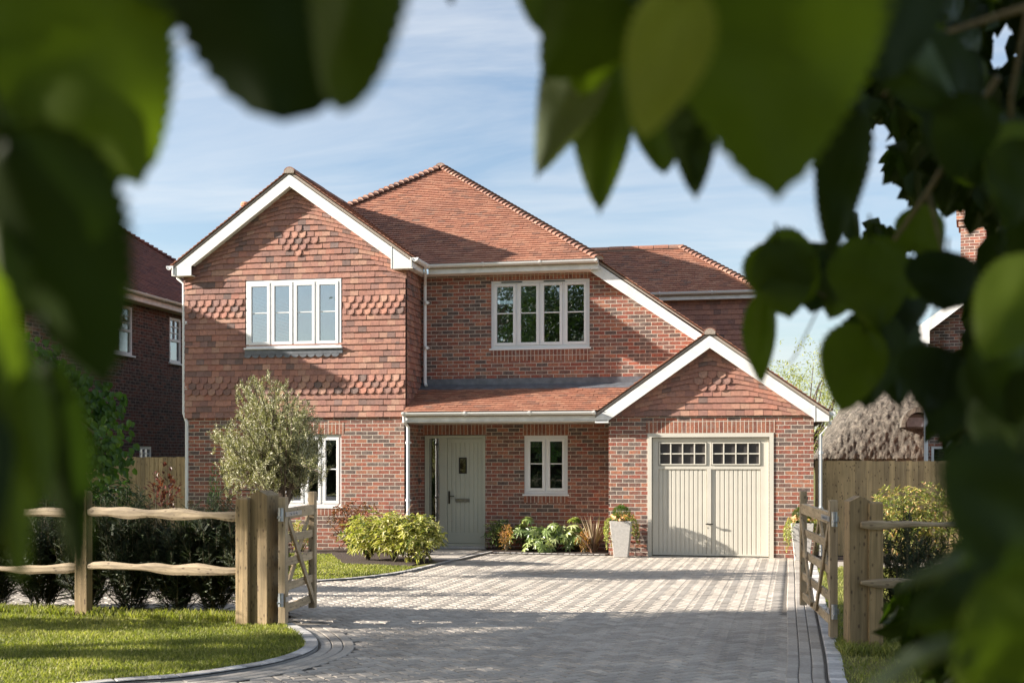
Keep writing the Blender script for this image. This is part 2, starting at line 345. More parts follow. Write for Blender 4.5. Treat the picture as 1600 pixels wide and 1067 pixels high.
# ------------------------------------------------------------------ tile fields
def tiles(mb, O, U, V, poly, g=.1, wd=.165, th=.026, scallop=None, warp=None, jit=.003, pal=(0,1), base=.004):
    """courses of overlapping tiles on the plane O + u*U + v*V inside the convex polygon poly [(u,v)...]"""
    O, U, V = Vector(O), Vector(U).normalized(), Vector(V).normalized(); Nn = U.cross(V)
    def span(v):
        xs = []
        for i in range(len(poly)):
            (u0, v0), (u1, v1) = poly[i], poly[(i+1) % len(poly)]
            if v0 == v1:
                if abs(v-v0) < 1e-6: xs += [u0, u1]
            elif min(v0, v1)-1e-6 <= v <= max(v0, v1)+1e-6: xs.append(u0+(u1-u0)*(v-v0)/(v1-v0))
        return (min(xs), max(xs)) if xs else None
    vmin = min(p[1] for p in poly); vmax = max(p[1] for p in poly); n = int(math.ceil((vmax-vmin)/g))
    for i in range(n):
        vb = vmin+i*g; vt = min(vb+2*g, vmax)
        sb, st = span(min(vb+1e-4, vmax)), span(vt-1e-4)
        if not sb or not st: continue
        off = (i % 2)*wd/2 + rnd.uniform(-.006, .006)
        k0 = int(math.floor((min(sb[0], st[0])-off)/wd)); k1 = int(math.ceil((max(sb[1], st[1])-off)/wd))
        for k in range(k0, k1):
            a, b = off+k*wd+.0015, off+(k+1)*wd-.0015
            cl = lambda u, s_: min(max(u, s_[0]), s_[1])
            ab, bb, at_, bt = cl(a, sb), cl(b, sb), cl(a, st), cl(b, st)
            if bb-ab < .004 and bt-at_ < .004: continue
            h = th+rnd.uniform(-jit, jit); h2 = h+rnd.uniform(-jit, jit); sag = rnd.uniform(-.002, .002)
            hb = th*.66; L = (vt-vb)/(2*g); ht = th*(1-L)
            T = rnd.random(); T = pal[0]+(pal[1]-pal[0])*T
            def P(u, v, z):
                if warp: v = warp(u, v)
                return O+U*u+V*v+Nn*(z+base)
            if scallop and scallop(i, (a+b)/2) and bb-ab > wd*.9:
                r_ = wd/2; m_ = 7; low = []
                for q in range(m_+1):
                    an = math.pi*q/m_; uu = (ab+bb)/2-math.cos(an)*r_*.96; vv = vb+.036-math.sin(an)*.060
                    low.append((uu, vv))
                top = [P(u, v, h+.009) for u, v in low]+[P(bt, vt, ht), P(at_, vt, ht)]
                mb.poly(top, T)
                bot = [P(u, v, h*.3) for u, v in low]
                for q in range(m_): mb.poly([bot[q], bot[q+1], top[q+1], top[q]], T)
                mb.poly([bot[0], top[0], top[-1]], T); mb.poly([top[m_], bot[m_], top[m_+1]], T)
            else:
                p = [P(ab, vb+sag, h), P(bb, vb-sag, h2), P(bt, vt, ht), P(at_, vt, ht), P(ab, vb+sag, hb), P(bb, vb-sag, hb)]
                mb.mesh(p, [(0,1,2,3), (4,5,1,0), (4,0,3), (1,5,2)], T)
def bonnets(mb, A, B, upn, g=.1, r=.115, h=.055):
    """stacked bonnet hip tiles from the eave corner A up to B"""
    A, B = Vector(A), Vector(B); d = (B-A); L = d.length; d.normalize(); s = d.cross(Vector((0,0,1))).normalized(); u = s.cross(d)
    n = int(L/(g*1.42)); step = L/n
    for i in range(n):
        p0 = A+d*(i*step-.02); p1 = A+d*(i*step+step*1.25); T = rnd.random(); m_ = 6
        def arc(c, rr, hh, lift): return [c+s*math.cos(math.pi*k/m_)*rr+u*(math.sin(math.pi*k/m_)*hh-.02+lift) for k in range(m_+1)]
        a, b = arc(p0, r*1.12, h*1.5, .035), arc(p1, r*.8, h*1.0, .0); c = arc(p0, r*.98, h*1.2, .018)
        vs = a+b+c; fs = [(k, k+1, m_+2+k, m_+1+k) for k in range(m_)]+[(2*m_+2+k, 2*m_+3+k, k+1, k) for k in range(m_)]
        mb.mesh(vs, fs, T)
        mb.poly([q for q in c], T, 1)
def ridge(mb, A, B, r=.12, n_=None, seg=.32):
    A, B = Vector(A), Vector(B); d = B-A; L = d.length; d.normalize(); s = d.cross(Vector((0,0,1))).normalized(); u = Vector((0,0,1))
    n = max(1, int(L/seg)); step = L/n; m_ = 8
    for i in range(n):
        T = rnd.random(); p0 = A+d*(i*step+.006); p1 = A+d*((i+1)*step-.006)
        ar = lambda c, rr: [c+s*math.cos(math.pi*k/m_)*rr+u*(math.sin(math.pi*k/m_)*rr*.85) for k in range(m_+1)]
        lift = u*rnd.uniform(-.004, .004); q0 = ar(p0+lift, r); q1 = ar(p1+lift, r)
        i0 = ar(p0, r-.022)
        mb.mesh(q0+q1, [(k, k+1, m_+2+k, m_+1+k) for k in range(m_)], T)
        mb.mesh(q0+i0, [(m_+1+k, m_+2+k, k+1, k) for k in range(m_)], T)
        mb.poly(list(reversed(q1)), T); mb.poly(i0, T, 1)
    mb.bar(A-u*.0, B-u*.0, r*1.7, .05, m=1)

def wall(mb, y, x0, x1, z0, top, breaks=(), holes=(), th=.3, axis='y', inward=1, m=0):
    """wall panel in the plane y (or x), its top following top(x), with rectangular holes and their reveals"""
    P = (lambda a, d, z: (a, y+inward*d, z)) if axis == 'y' else (lambda a, d, z: (y+inward*d, a, z))
    xs = sorted(set([x0, x1, *breaks, *[h[0] for h in holes], *[h[1] for h in holes]]))
    for a, b in zip(xs, xs[1:]):
        hs = sorted([h for h in holes if h[0] <= a+1e-6 and h[1] >= b-1e-6], key=lambda h: h[2])
        z = z0; segs = []
        for h in hs: segs.append((z, z, h[2], h[2])); z = h[3]
        segs.append((z, z, top(a), top(b)))
        for za, zb, ta, tb in segs:
            if ta-za < 1e-5 and tb-zb < 1e-5: continue
            mb.poly([P(a,0,za), P(b,0,zb), P(b,0,tb), P(a,0,ta)], m=m)
            mb.poly([P(a,th,ta), P(b,th,tb), P(b,th,zb), P(a,th,za)], m=m)
    for a, b, c, d in holes:
        for q in ([(a,c),(a,d)], [(a,d),(b,d)], [(b,d),(b,c)], [(b,c),(a,c)]):
            mb.poly([P(q[0][0],0,q[0][1]), P(q[1][0],0,q[1][1]), P(q[1][0],th,q[1][1]), P(q[0][0],th,q[0][1])], m=m)
    mb.poly([P(x0,0,z0), P(x0,0,top(x0)), P(x0,th,top(x0)), P(x0,th,z0)], m=m)
    mb.poly([P(x1,0,z0), P(x1,th,z0), P(x1,th,top(x1)), P(x1,0,top(x1))], m=m)

def ringbox(mb, x0, x1, z0, z1, w_, y0, y1, m=0, t=.5, wb=None):
    wb = wb or w_
    mb.box(x0, x1, y0, y1, z0, z0+wb, t, m); mb.box(x0, x1, y0, y1, z1-w_, z1, t, m)
    mb.box(x0, x0+w_, y0, y1, z0+wb, z1-w_, t, m); mb.box(x1-w_, x1, y0, y1, z0+wb, z1-w_, t, m)

def window(parent, x0, x1, z0, z1, y, n, blinds=(), bar_at=.52, opening=None, fr=.055, sill=True):
    """white casement window set in the wall face y; n side-hung casements with one glazing bar each"""
    f = MB(); ringbox(f, x0, x1, z0, z1, fr, y+.012, y+.085)
    wd = (x1-x0-2*fr)/n
    for i in range(1, n): f.box(x0+fr+wd*i-.016, x0+fr+wd*i+.016, y+.02, y+.08, z0+fr, z1-fr)
    w_ = f.build('window', M['frame'], parent, bevel=.004)
    if sill:
        s = MB(); s.box(x0-.03, x1+.03, y-.045, y+.03, z0-.035, z0-.001); s.build('sill', M['frame'], w_, bevel=.006)
    for i in range(n):
        a, b = x0+fr+wd*i+.016*(i > 0)+.003, x0+fr+wd*(i+1)-.016*(i < n-1)-.003; c, d = z0+fr+.003, z1-fr-.003
        cs = MB(); k = .058
        ringbox(cs, a, b, c, d, k, y+.004, y+.07); zb = c+(d-c)*bar_at
        cs.box(a+k, b-k, y+.022, y+.052, zb-.011, zb+.011)
        cs.build('casement', M['frame'], w_, bevel=.005)
        g = MB(); g.box(a+k-.002, b-k+.002, y+.034, y+.040, c+k-.002, d-k+.002); g.build('glass_pane', M['glass'], w_)
    for (u0, u1, hh) in blinds:
        a, b = x0+fr+(x1-x0-2*fr)*u0, x0+fr+(x1-x0-2*fr)*u1; m_ = 10; q = []
        bl = MB()
        for j in range(4):
            zt = z1-.03-hh*j/4; bl.box(a, b, y+.16-.01*j, y+.20, zt-hh/4+.002, zt)
        bl.build('blind', M['blind'], w_, bevel=.006)
    return w_

def gutter(parent, A, B, brk=.9, r=.058, fascia=.16, wall_dir=(0,1,0), fz=None, name='gutter'):
    """half round gutter from A to B (top back edge line) with brackets, and the fascia board behind it"""
    A, B, wdv = Vector(A), Vector(B), Vector(wall_dir); d = (B-A); L = d.length; d.normalize()
    g = MB(); m_ = 8
    prof = [(-r*1.0, .0), (-r*1.08, .004)]+[(-math.cos(math.pi*k/m_)*r, -math.sin(math.pi*k/m_)*r*1.05) for k in range(0, m_+1)]
    prof += [(math.cos(math.pi*k/m_)*(r-.006), -math.sin(math.pi*k/m_)*(r*1.05-.006)) for k in range(0, m_+1)]
    ring = lambda c: [c+wdv*u+Vector((0,0,v)) for u, v in prof]
    g.prism(ring(A), ring(B), caps=True)
    n = max(1, int(L/brk))
    for i in range(n+1):
        c = A+d*(min(max(L*i/n, .03), L-.03)); rr = r+.007
        pr_ = [(-math.cos(math.pi*k/m_)*rr, -math.sin(math.pi*k/m_)*rr*1.05) for k in range(m_+1)]+[(rr, .012), (-rr, .012)]
        g.prism([c-d*.018+wdv*u+Vector((0,0,v)) for u, v in pr_], [c+d*.018+wdv*u+Vector((0,0,v)) for u, v in pr_])
    go = g.build(name, M['white'], parent)
    f = MB(); c0 = A+wdv*(r+.022); c1 = B+wdv*(r+.022)
    f.bar(c0-Vector((0,0,fascia/2-.01)), c1-Vector((0,0,fascia/2-.01)), .022, fascia); f.build('fascia', M['white_board'], parent)
    return go
def downpipe(parent, pts, r=.034, clips=()):
    p = MB(); p.tube(pts, r, 12); 
    for z in clips:
        x, y = pts[-1][0], pts[-1][1]
        p.tube([(x, y, z-.03), (x, y, z+.03)], r+.008, 12); p.box(x-.055, x+.055, y+.005, y+r+.015, z-.012, z+.012)
    return p.build('downpipe', M['white'], parent, smooth=False)

# ------------------------------------------------------------------ main house
GX1_ = 1.14
G, D = 21.9, 22.9           # planes: front of bay and garage; recessed wall with the door
PT = .705                   # roof pitch (rise per run)
HX, HY = Vector((1,0,0)), Vector((0,1,0))
house = empty('brick_house', (-6, 22, 0), 'detached red brick and tile-hung house with white gables and sage garage door', 'house')
BX0, BX1 = -11.03, -6.46; BC = (BX0+BX1)/2
EZ = 5.60                   # roof surface height at the upper eaves
def bay_top(x): return EZ-.10+.72*(2.48-abs(x-BC))
b = MB()
wall(b, G, BX0+.03, BX1-.03, 0, lambda x: 2.64, holes=[(-9.30,-7.76,.86,2.27)])
b.build('front_wall', M['brick'], house)
b = MB(); wall(b, BX1-.03, G+.3, D, 0, lambda x: 2.66, axis='x', inward=-1)
b.poly([(BX1-.03,G,0),(BX1-.03,G+.3,0),(BX1-.03,G+.3,2.64),(BX1-.03,G,2.64)])
b.build('side_wall', M['brick_side'], house)
b = MB()   # hidden far left side of the house
wall(b, BX0+.03, G+.3, 29.7, 0, lambda x: 5.5, axis='x', inward=1); b.box(BX0+.03, -6.0, 29.7, 30, 0, 5.5)
b.build('side_wall', M['brick_side'], house)
# tile-hung storey of the bay: blockwork behind, tiles in front
b = MB()
wall(b, G+.02, BX0+.02, BX1-.02, 2.64, lambda x: bay_top(x)-.05, breaks=[BC], holes=[(-9.72,-7.75,3.95,5.30)], th=.28)
b.box(BX1-.3, BX1-.022, G+.3, D+.2, 2.66, 5.45)
b.box(BX0, BX1, G-.012, G+.02, 2.60, 2.637)
b.build('upper_wall', M['dark_garage'], house)
gz = 2.70/23
def bay_scal(i, u):
    x = BX0+u; z = 2.60+i*gz
    if 4 <= i <= 6: return True
    if 17 <= i <= 19: return True
    return abs((x-(BC+.05))/.165)+abs(i-29)*1.0 <= 2.4
def bay_warp(u, v):
    z = 2.60+v; x = BX0+u
    if z < 5.1: return v
    dd = (bay_top(x)-z)*.81
    return v-max(0, .42-dd)*.42
tb = MB()
O = (BX0, G, 2.60); hw = (BX1-BX0)
zr = 5.35-2.60
polyL = [(0,0),(hw,0),(hw,zr)]
def bay_poly(x0, x1, z0, z1): return [(x0-BX0, z0-2.60), (x1-BX0, z0-2.60), (x1-BX0, z1-2.60), (x0-BX0, z1-2.60)]
k1 = 2.60+12*gz; k2 = 2.60+24*gz          # course lines nearest the window bottom and top
def field(poly, i0):                        # keeps course numbering when a field starts higher up
    tiles(tb, (BX0, G, 2.60+i0*gz), HX, (0,0,1), [(u, v) for u, v in poly], gz, .165, .038,
          scallop=(lambda i, u, i0=i0: bay_scal(i+i0, u)), warp=(lambda u, v, i0=i0: bay_warp(u, v+i0*gz)-i0*gz))
field([(0,0),(hw,0),(hw,12*gz+.03),(0,12*gz+.03)], 0)
field([(0,0),(-9.74-BX0,0),(-9.74-BX0,11*gz+.03),(0,11*gz+.03)], 12)
field([(-7.73-BX0,0),(hw,0),(hw,11*gz+.03),(-7.73-BX0,11*gz+.03)], 12)
z24 = 2.60+23*gz; apx = bay_top(BC)+.12-z24; e0 = bay_top(BX0)+.12-z24
field([(-.02,0),(hw+.02,0),(hw+.02,e0),(hw/2,apx),(-.02,e0)], 23)
# right-hand cheek of the bay
tiles(tb, (BX1, G, 2.60), HY, (0,0,1), [(0,0),(1.0,0),(1.0,2.85),(0,2.85)], gz, .165, .038)
bt = tb.build('tile_hanging', M['wall_tile'], house)
# lead apron with scalloped edge under bay window
lb = MB(); lb.box(-9.74, -7.72, G-.055, G+.01, 3.84, 3.93)
for i in range(12):
    x = -9.68+i*.165; n_ = 8
    pts = [(x-math.cos(math.pi*k/n_)*.08, 3.835-math.sin(math.pi*k/n_)*.065) for k in range(n_+1)]
    lb.prism_y([(p[0], p[1]) for p in pts], G-.058, G-.03)
lb.build('lead_apron', M['lead'], house)
window(house, -9.72, -7.75, 3.97, 5.29, G-.045, 4)
wg = window(house, -9.30, -7.76, .86, 2.27, G+.03, 4, blinds=[(.5,.98,.18)])
s = MB(); s.box(-9.45, -7.70, G-.004, G+.05, 2.27, 2.50); s.build('soldier_course', M['soldier'], house)
s = MB(); s.box(-9.35, -7.74, G-.004, G+.05, .70, .822); s.build('soldier_course', M['soldier'], house)

b = MB(); wall(b, 29.7, -6.0, GX1_, 0, lambda x: min(5.4, 2.62+PT*(1.40-x)-.2), breaks=[-2.83]); b.build('rear_wall', M['brick'], house)
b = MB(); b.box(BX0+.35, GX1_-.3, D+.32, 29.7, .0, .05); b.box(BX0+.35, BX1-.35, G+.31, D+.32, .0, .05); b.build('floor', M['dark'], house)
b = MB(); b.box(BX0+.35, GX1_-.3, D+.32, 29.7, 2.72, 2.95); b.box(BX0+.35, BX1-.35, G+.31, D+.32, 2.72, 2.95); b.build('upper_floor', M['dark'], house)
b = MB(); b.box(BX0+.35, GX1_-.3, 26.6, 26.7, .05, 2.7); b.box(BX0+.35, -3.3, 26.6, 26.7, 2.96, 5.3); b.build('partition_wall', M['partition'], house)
# recessed wall (door, ground window, big upper window, raking right edge under the catslide)
XR, CE = 1.40, 2.62         # catslide: right eaves x and height
def cat(x): return CE+PT*(XR-x)
b = MB()
wall(b, D, BX1-.03, 1.10, 0, lambda x: min(5.46, cat(x)-.16), breaks=[XR-(5.46+.16-CE)/PT],
     holes=[(-6.37,-5.12,.0,2.27), (-4.34,-3.47,1.10,2.25), (-5.01,-3.04,3.97,5.31)])
b.build('front_wall', M['brick'], house)
for a in ((-6.40,-5.10,2.27,2.50),(-4.36,-3.45,2.252,2.50),(-4.34,-3.47,.93,1.062),(-5.03,-3.02,5.312,5.455),(-5.01,-3.04,3.72,3.932)):
    s = MB(); s.box(a[0], a[1], D-.004, D+.05, a[2], a[3]); s.build('soldier_course', M['soldier'], house)
wu = window(house, -5.01, -3.04, 3.97, 5.31, D+.03, 4, blinds=[(.0,.5,.34)])
tv = MB()
for a in (-4.8, -3.95): tv.box(a, a+.42, D+.018, D+.043, 5.268, 5.283)
tv.build('trickle_vent', M['dark_metal'], wu)
window(house, -4.34, -3.47, 1.10, 2.25, D+.03, 2, blinds=[(.0,.99,.2)])

# garage block
GX0, GX1 = -2.55, 1.14; GC = (-2.78+1.40)/2
def gtop(x): return cat(x)-.16 if x > GC else cat(2*GC-x)-.16
b = MB()
wall(b, G, GX0, GX1, 0, lambda x: 2.60, holes=[(-1.83,.44,-.02,2.26)])
b.build('garage_wall', M['brick'], house)
b = MB(); wall(b, GX0, G+.3, D, 0, lambda x: 2.60, axis='x', inward=1); wall(b, GX1, G+.3, 30, 0, lambda x: 2.55, axis='x', inward=-1)
b.poly([(GX0,G,0),(GX0,G+.3,0),(GX0,G+.3,2.6),(GX0,G,2.6)]); b.poly([(GX1,G,0),(GX1,G+.3,0),(GX1,G+.3,2.6),(GX1,G,2.6)])
b.build('side_wall', M['brick_side'], house)
s = MB(); s.box(-1.86, .47, G-.004, G+.04, 2.262, 2.49); s.build('soldier_course', M['soldier'], house)
b = MB(); wall(b, G+.02, GX0+.02, GX1-.02, 2.602, gtop, breaks=[GC], th=.2); b.box(GX0, GX1, G-.012, G+.02, 2.57, 2.602); b.build('upper_wall', M['dark_garage'], house)
tb = MB()
def g_warp(u, v):
    z = 2.575+v; x = GX0+u; dd = (gtop(x)+.05-z)*.81
    return v-max(0, .40-dd)*.40*min(1, v/.12)
e0 = gtop(GX0)+.12-2.575
tiles(tb, (GX0, G, 2.575), HX, (0,0,1), [(0,0),(GX1-GX0,0),(GX1-GX0,e0),(GC-GX0,gtop(GC)+.12-2.575),(0,e0)], gz, .165, .038,
      scallop=lambda i, u: abs((GX0+u-(GC+.04))/.165)+abs(i-5) <= 2.4, warp=g_warp)
tb.build('tile_hanging', M['wall_tile'], house)

# up-and-over garage door
f = MB(); ringbox(f, -1.83, .44, -.0, 2.26, .075, G-.012, G+.09, wb=.001)
gf = f.build('garage_door', M['sage'], house, bevel=.004)
X0, X1, Z0, Z1 = -1.745, .355, .02, 2.175; y = G+.05
p = MB(); p.box(X0, X1, y+.03, y+.05, Z0, Z1)
p.box(X0, X0+.11, y, y+.03, Z0, Z1); p.box(X1-.14, X1, y, y+.03, Z0, Z1)
p.box(X0+.11, X1-.14, y, y+.03, Z1-.07, Z1); p.box(X0+.11, X1-.14, y, y+.03, 1.60, 1.66); p.box(X0+.11, X1-.14, y, y+.03, Z0, .05)
XM = (X0+.11+X1-.14)/2; p.box(XM-.04, XM+.035, y, y+.03, .05, 1.60); p.box(XM-.04, XM+.035, y, y+.03, 1.66, Z1-.07)
for a, b_ in ((X0+.11, XM-.04), (XM+.035, X1-.14)):
    n = 11; wd = (b_-a)/n
    for i in range(n): 
        xa, xb = a+wd*i+.007, a+wd*(i+1)-.007
        p.prism_z([(xa, y+.03), (xa+.004, y+.019), (xb-.004, y+.019), (xb, y+.03)], .05, 1.60)
p.build('door_panel', M['sage'], gf, bevel=.002)
for a, b_ in ((X0+.12, XM-.05), (XM+.045, X1-.15)):
    q = MB(); zz0, zz1 = 1.675, Z1-.085; ringbox(q, a, b_, zz0, zz1, .022, y-.016, y+.028)
    for i in range(1, 4): q.box(a+(b_-a)*i/4-.011, a+(b_-a)*i/4+.011, y-.010, y+.028, zz0+.022, zz1-.022)
    for i in range(4): q.box(a+.022+(b_-a-.022)*i/4, a+(b_-a)*(i+1)/4-.012, y-.008, y+.026, (zz0+zz1)/2-.011, (zz0+zz1)/2+.011)
    q.build('window_grille', M['sage'], gf, bevel=.002)
    q = MB(); q.box(a+.01, b_-.01, y+.024, y+.029, zz0+.01, zz1-.01); q.build('glazing', M['dark_garage'], gf)
q = MB(); xh, zh = XM-.03, .60; q.tube([(xh, y, zh), (xh, y-.055, zh)], .014, 10); q.bar((xh-.03, y-.055, zh), (xh+.10, y-.055, zh), .022, .02); q.tube([(xh, y+.002, zh-.07), (xh, y-.006, zh-.07)], .008, 8)
q.build('door_handle', M['dark_metal'], gf)

# front door with side light
f = MB(); ringbox(f, -6.36, -5.12, .06, 2.26, .06, D-.01, D+.08, wb=.05); f.box(-6.06, -5.90, D-.006, D+.075, .11, 2.20)
fd = f.build('front_door', M['sage_door'], house, bevel=.004)
q = MB(); q.box(-6.30, -6.06, D+.03, D+.036, .11, 2.20); q.build('side_light', M['glass_obscure'], fd)
q = MB(); q.box(-6.25, -6.235, D+.026, D+.04, .11, 2.2); q.box(-6.30, -6.27, D+.0, D+.05, .11, 2.2); q.build('glazing_bead', M['sage_door'], fd)
lx0, lx1, lz0, lz1 = -5.895, -5.185, .115, 2.195
q = MB(); q.box(lx0, lx1, D+.03, D+.07, lz0, lz1); ringbox(q, lx0, lx1, lz0, lz1, .085, D+.014, D+.03, wb=.22)
gx = lx0+.085; n = 6; wd = (lx1-lx0-.17)/n
for i in range(n): q.prism_z([(gx+wd*i+.003, D+.03), (gx+wd*i+.009, D+.021), (gx+wd*(i+1)-.009, D+.021), (gx+wd*(i+1)-.003, D+.03)], lz0+.22, lz1-.085)
q.build('door_leaf', M['sage_door'], fd, bevel=.002)
q = MB(); q.box(-5.66, -5.50, D+.008, D+.022, 1.50, 1.82, 0); q.build('door_window_frame', M['dark_metal'], fd)
q = MB(); q.box(-5.635, -5.525, D+.003, D+.009, 1.525, 1.795); q.build('door_window', M['glass_obscure'], fd)
q = MB(); ringbox(q, -5.73, -5.44, .935, 1.005, .012, D-.002, D+.016); q.box(-5.715, -5.455, D+.004, D+.016, .95, .99); q.build('letter_plate', M['chrome'], fd, bevel=.002)
q = MB(); q.box(-5.875, -5.84, D-.0, D+.014, .90, 1.15); q.bar((-5.857, D-.03, 1.05), (-5.75, D-.03, 1.05), .018, .018); q.tube([(-5.857, D, 1.05), (-5.857, D-.03, 1.05)], .011, 8)
q.build('door_handle', M['dark_metal'], fd)
q = MB(); q.box(-6.40, -5.08, D-.16, D+.02, 0, .062); q.build('doorstep', M['stone'], house, bevel=.006)
q = MB(); yb = onX(654, 753, BX1-.03); q.tube([(BX1-.032, yb.y, 1.36), (BX1+.02, yb.y, 1.36)], .045, 14); q.tube([(BX1+.02, yb.y, 1.36), (BX1+.035, yb.y, 1.36)], .02, 12)
q.build('doorbell', M['chrome'], house)

# ------------------------------------------------------------------ roofs
RX0, RX1, RY, RZ = -11.2, XR, 22.55, EZ       # upper eaves left, catslide eaves right, front eaves
sl_ = math.sqrt(1+PT*PT)
AX = XR-(8.56-CE)/PT; AZr = 8.56; AY = RY+(AZr-RZ)/PT
XE = XR-(RZ-CE)/PT                              # x where the front eave meets the catslide verge
roof = MB()
# front hip face (u along x from RX0, v up slope); valley with the bay roof is hidden under it
vtop = (AZr-RZ)/PT*sl_
W0 = AX-(AY-RY)
tiles(roof, (W0, RY, RZ), HX, (0,1,PT), [(0,0),(XE-W0,0),(AX-W0,vtop)], .1, .165, .036)
# right main slope with the catslide, seen edge-on
uv = lambda x, y_: (y_, (XR-x)*sl_)
LY = 30.2
def slopeR(yv, xa, xb): pass
vR = (XR-AX)*sl_; vE = (XR-XE)*sl_
tiles(roof, (XR, 0, CE), HY, (-1,0,PT), [(D-.23,0),(LY,0),(LY,vR),(AY,vR),(D-.23,vE)], .1, .165, .036)
tiles(roof, (XR, 0, CE), HY, (-1,0,PT), [(G-.22,0),(D-.23,0),(D-.23,(XR-GC)*sl_),(G-.22,(XR-GC)*sl_)], .1, .165, .036)
# left main slope
tiles(roof, (W0, 0, RZ), (0,-1,0), (1,0,PT), [(-LY,0),(-RY,0),(-AY,vtop),(-LY,vtop)], .2, .33, .022)
ro = roof.build('main_roof', [M['roof'], M['mortar']], house)
# boarding below the tiles (keeps the light out, shows as verge undercloak)
dk = MB()
def slab(pts, t_=.075): dk.prism([Vector(p)-Vector((0,0,.004)) for p in pts], [Vector(p)-Vector((0,0,t_)) for p in pts])
slab([(W0,RY,RZ),(XE,RY,RZ),(AX,AY,AZr)])
slab([(XR,D-.2,CE),(XR,LY,CE),(AX,LY,AZr),(AX,AY,AZr),(XE,D-.2,RZ)])
slab([(XR,G-.2,CE),(XR,D-.2,CE),(GC,D-.2,cat(GC)),(GC,G-.2,cat(GC))])
slab([(W0,RY,RZ),(AX,AY,AZr),(AX,LY,AZr),(W0,LY,RZ)])
dk.build('roof_deck', M['mortar'], ro)
hb = MB(); bonnets(hb, (XE,RY+.02,RZ+.02), (AX,AY,AZr+.03), None); bonnets(hb, (W0,RY,RZ+.02), (AX,AY,AZr+.03), None); hb.build('bonnet_hip', [M['hip'], M['mortar']], ro)
rb = MB(); ridge(rb, (AX,AY-.12,AZr-.0), (AX,LY,AZr-.0), .13); rb.build('ridge_capping', [M['hip'], M['mortar']], ro)
# bay roof
by0 = G-.22; BE = 2.48; bpt = .72; bsl = math.sqrt(1+bpt*bpt); bz = EZ+bpt*BE; by1 = RY+(bz-RZ)/PT+.1
br = MB()
yv = by1
tiles(br, (BC+BE,0,EZ), HY, (-1,0,bpt), [(by0,0),(RY+.05,0),(by1,BE*bsl),(by0,BE*bsl)], .1, .165, .036)
tiles(br, (BC-BE,0,EZ), (0,-1,0), (1,0,bpt), [(-by1,0),(-by0,0),(-by0,BE*bsl),(-by1,BE*bsl)], .1, .165, .036)
bo = br.build('bay_roof', [M['roof'], M['mortar']], house)
dk = MB()
slab([(BC+BE,by0+.02,EZ),(BC+BE,RY,EZ),(BC,by1,bz),(BC,by0+.02,bz)]); slab([(BC-BE,by0+.02,EZ),(BC,by0+.02,bz),(BC,by1,bz),(BC-BE,by1,EZ)])
dk.build('roof_deck', M['mortar'], bo)
rb = MB(); ridge(rb, (BC,by0-.01,bz-.03), (BC,by1,bz-.03), .115); rb.build('ridge_capping', [M['hip'], M['mortar']], bo)
# garage gable: left slope and ridge
gr = MB(); gzr = cat(GC); gy1 = D
tiles(gr, (2*GC-XR,0,CE), (0,-1,0), (1,0,PT), [(-(D+.0),0),(-(G-.22),0),(-(G-.22),(GC-(2*GC-XR))*sl_),(-(D+.0),(GC-(2*GC-XR))*sl_)], .1, .165, .036)
go = gr.build('garage_roof', [M['roof'], M['mortar']], house)
dk = MB(); slab([(2*GC-XR,G-.2,CE),(GC,G-.2,gzr),(GC,D,gzr),(2*GC-XR,D,CE)]); dk.build('roof_deck', M['mortar'], go)
rb = MB(); ridge(rb, (GC,G-.23,gzr-.03), (GC,D+.02,gzr-.03), .115); rb.build('ridge_capping', [M['hip'], M['mortar']], go)
# canopy roof above the door
CY0 = 21.68; cpt = .46; csl = math.sqrt(1+cpt*cpt); CZ = 2.66; cl = (D-CY0)
cr_ = MB(); 
xv0 = 2*GC-XR; vx = cpt*cl/PT
tiles(cr_, (BX1+.02,CY0,CZ), HX, (0,1,cpt), [(0,0),(xv0+.05-BX1,0),(xv0+vx+.1-BX1,cl*csl),(0,cl*csl)], .1, .165, .036)
co = cr_.build('canopy_roof', M['roof'], house)
dk = MB(); slab([(BX1,CY0,CZ),(xv0,CY0,CZ),(xv0+vx,D,CZ+cpt*cl),(BX1,D,CZ+cpt*cl)]); dk.build('roof_deck', M['mortar'], co)
lf = MB(); zt = CZ+cpt*cl
q0 = (D-.22, zt-.22*cpt+.035)
lf.prism_x([(D+.005, zt+.16), (D-.012, zt+.16), (D-.012, zt+.045), (D-.23, zt-.23*cpt+.045), (D-.23, zt-.23*cpt+.022), (D+.005, zt+.015)], BX1+.005, xv0+vx+.32)
lf.build('lead_flashing', M['lead'], co)
sf = MB(); sf.box(BX1-.02, GX0, CY0+.02, D-.002, 2.485, 2.50); sf.build('soffit', M['white_board'], co)
# canopy gutter
gutter(house, (BX1+.0,CY0-.035,2.665), (xv0+.02,CY0-.035,2.665), .95, fascia=.17)
# main gutter and eaves box
gutter(house, (-6.2,RY-.03,5.60), (XE+.0,RY-.03,5.60), .95, fascia=.18)
sf = MB(); sf.box(-6.46, XE-.15, RY+.06, D, 5.425, 5.44); sf.build('soffit', M['white_board'], house)
# bay right eaves gutter (runs back), left eaves gutter
gutter(house, (BC+BE+.05,by0+.0,5.60), (BC+BE+.05,RY+.0,5.60), .9, fascia=.17, wall_dir=(-1,0,0))
gutter(house, (BC-BE-.05,by0,5.60), (BC-BE-.05,27,5.60), .9, fascia=.17, wall_dir=(1,0,0))
sf = MB(); sf.box(BX1+.0, BC+BE-.03, G-.18, D, 5.43, 5.445); sf.box(BC-BE+.03, BX0, G-.18, 30, 5.43, 5.445); sf.build('soffit', M['white_board'], house)

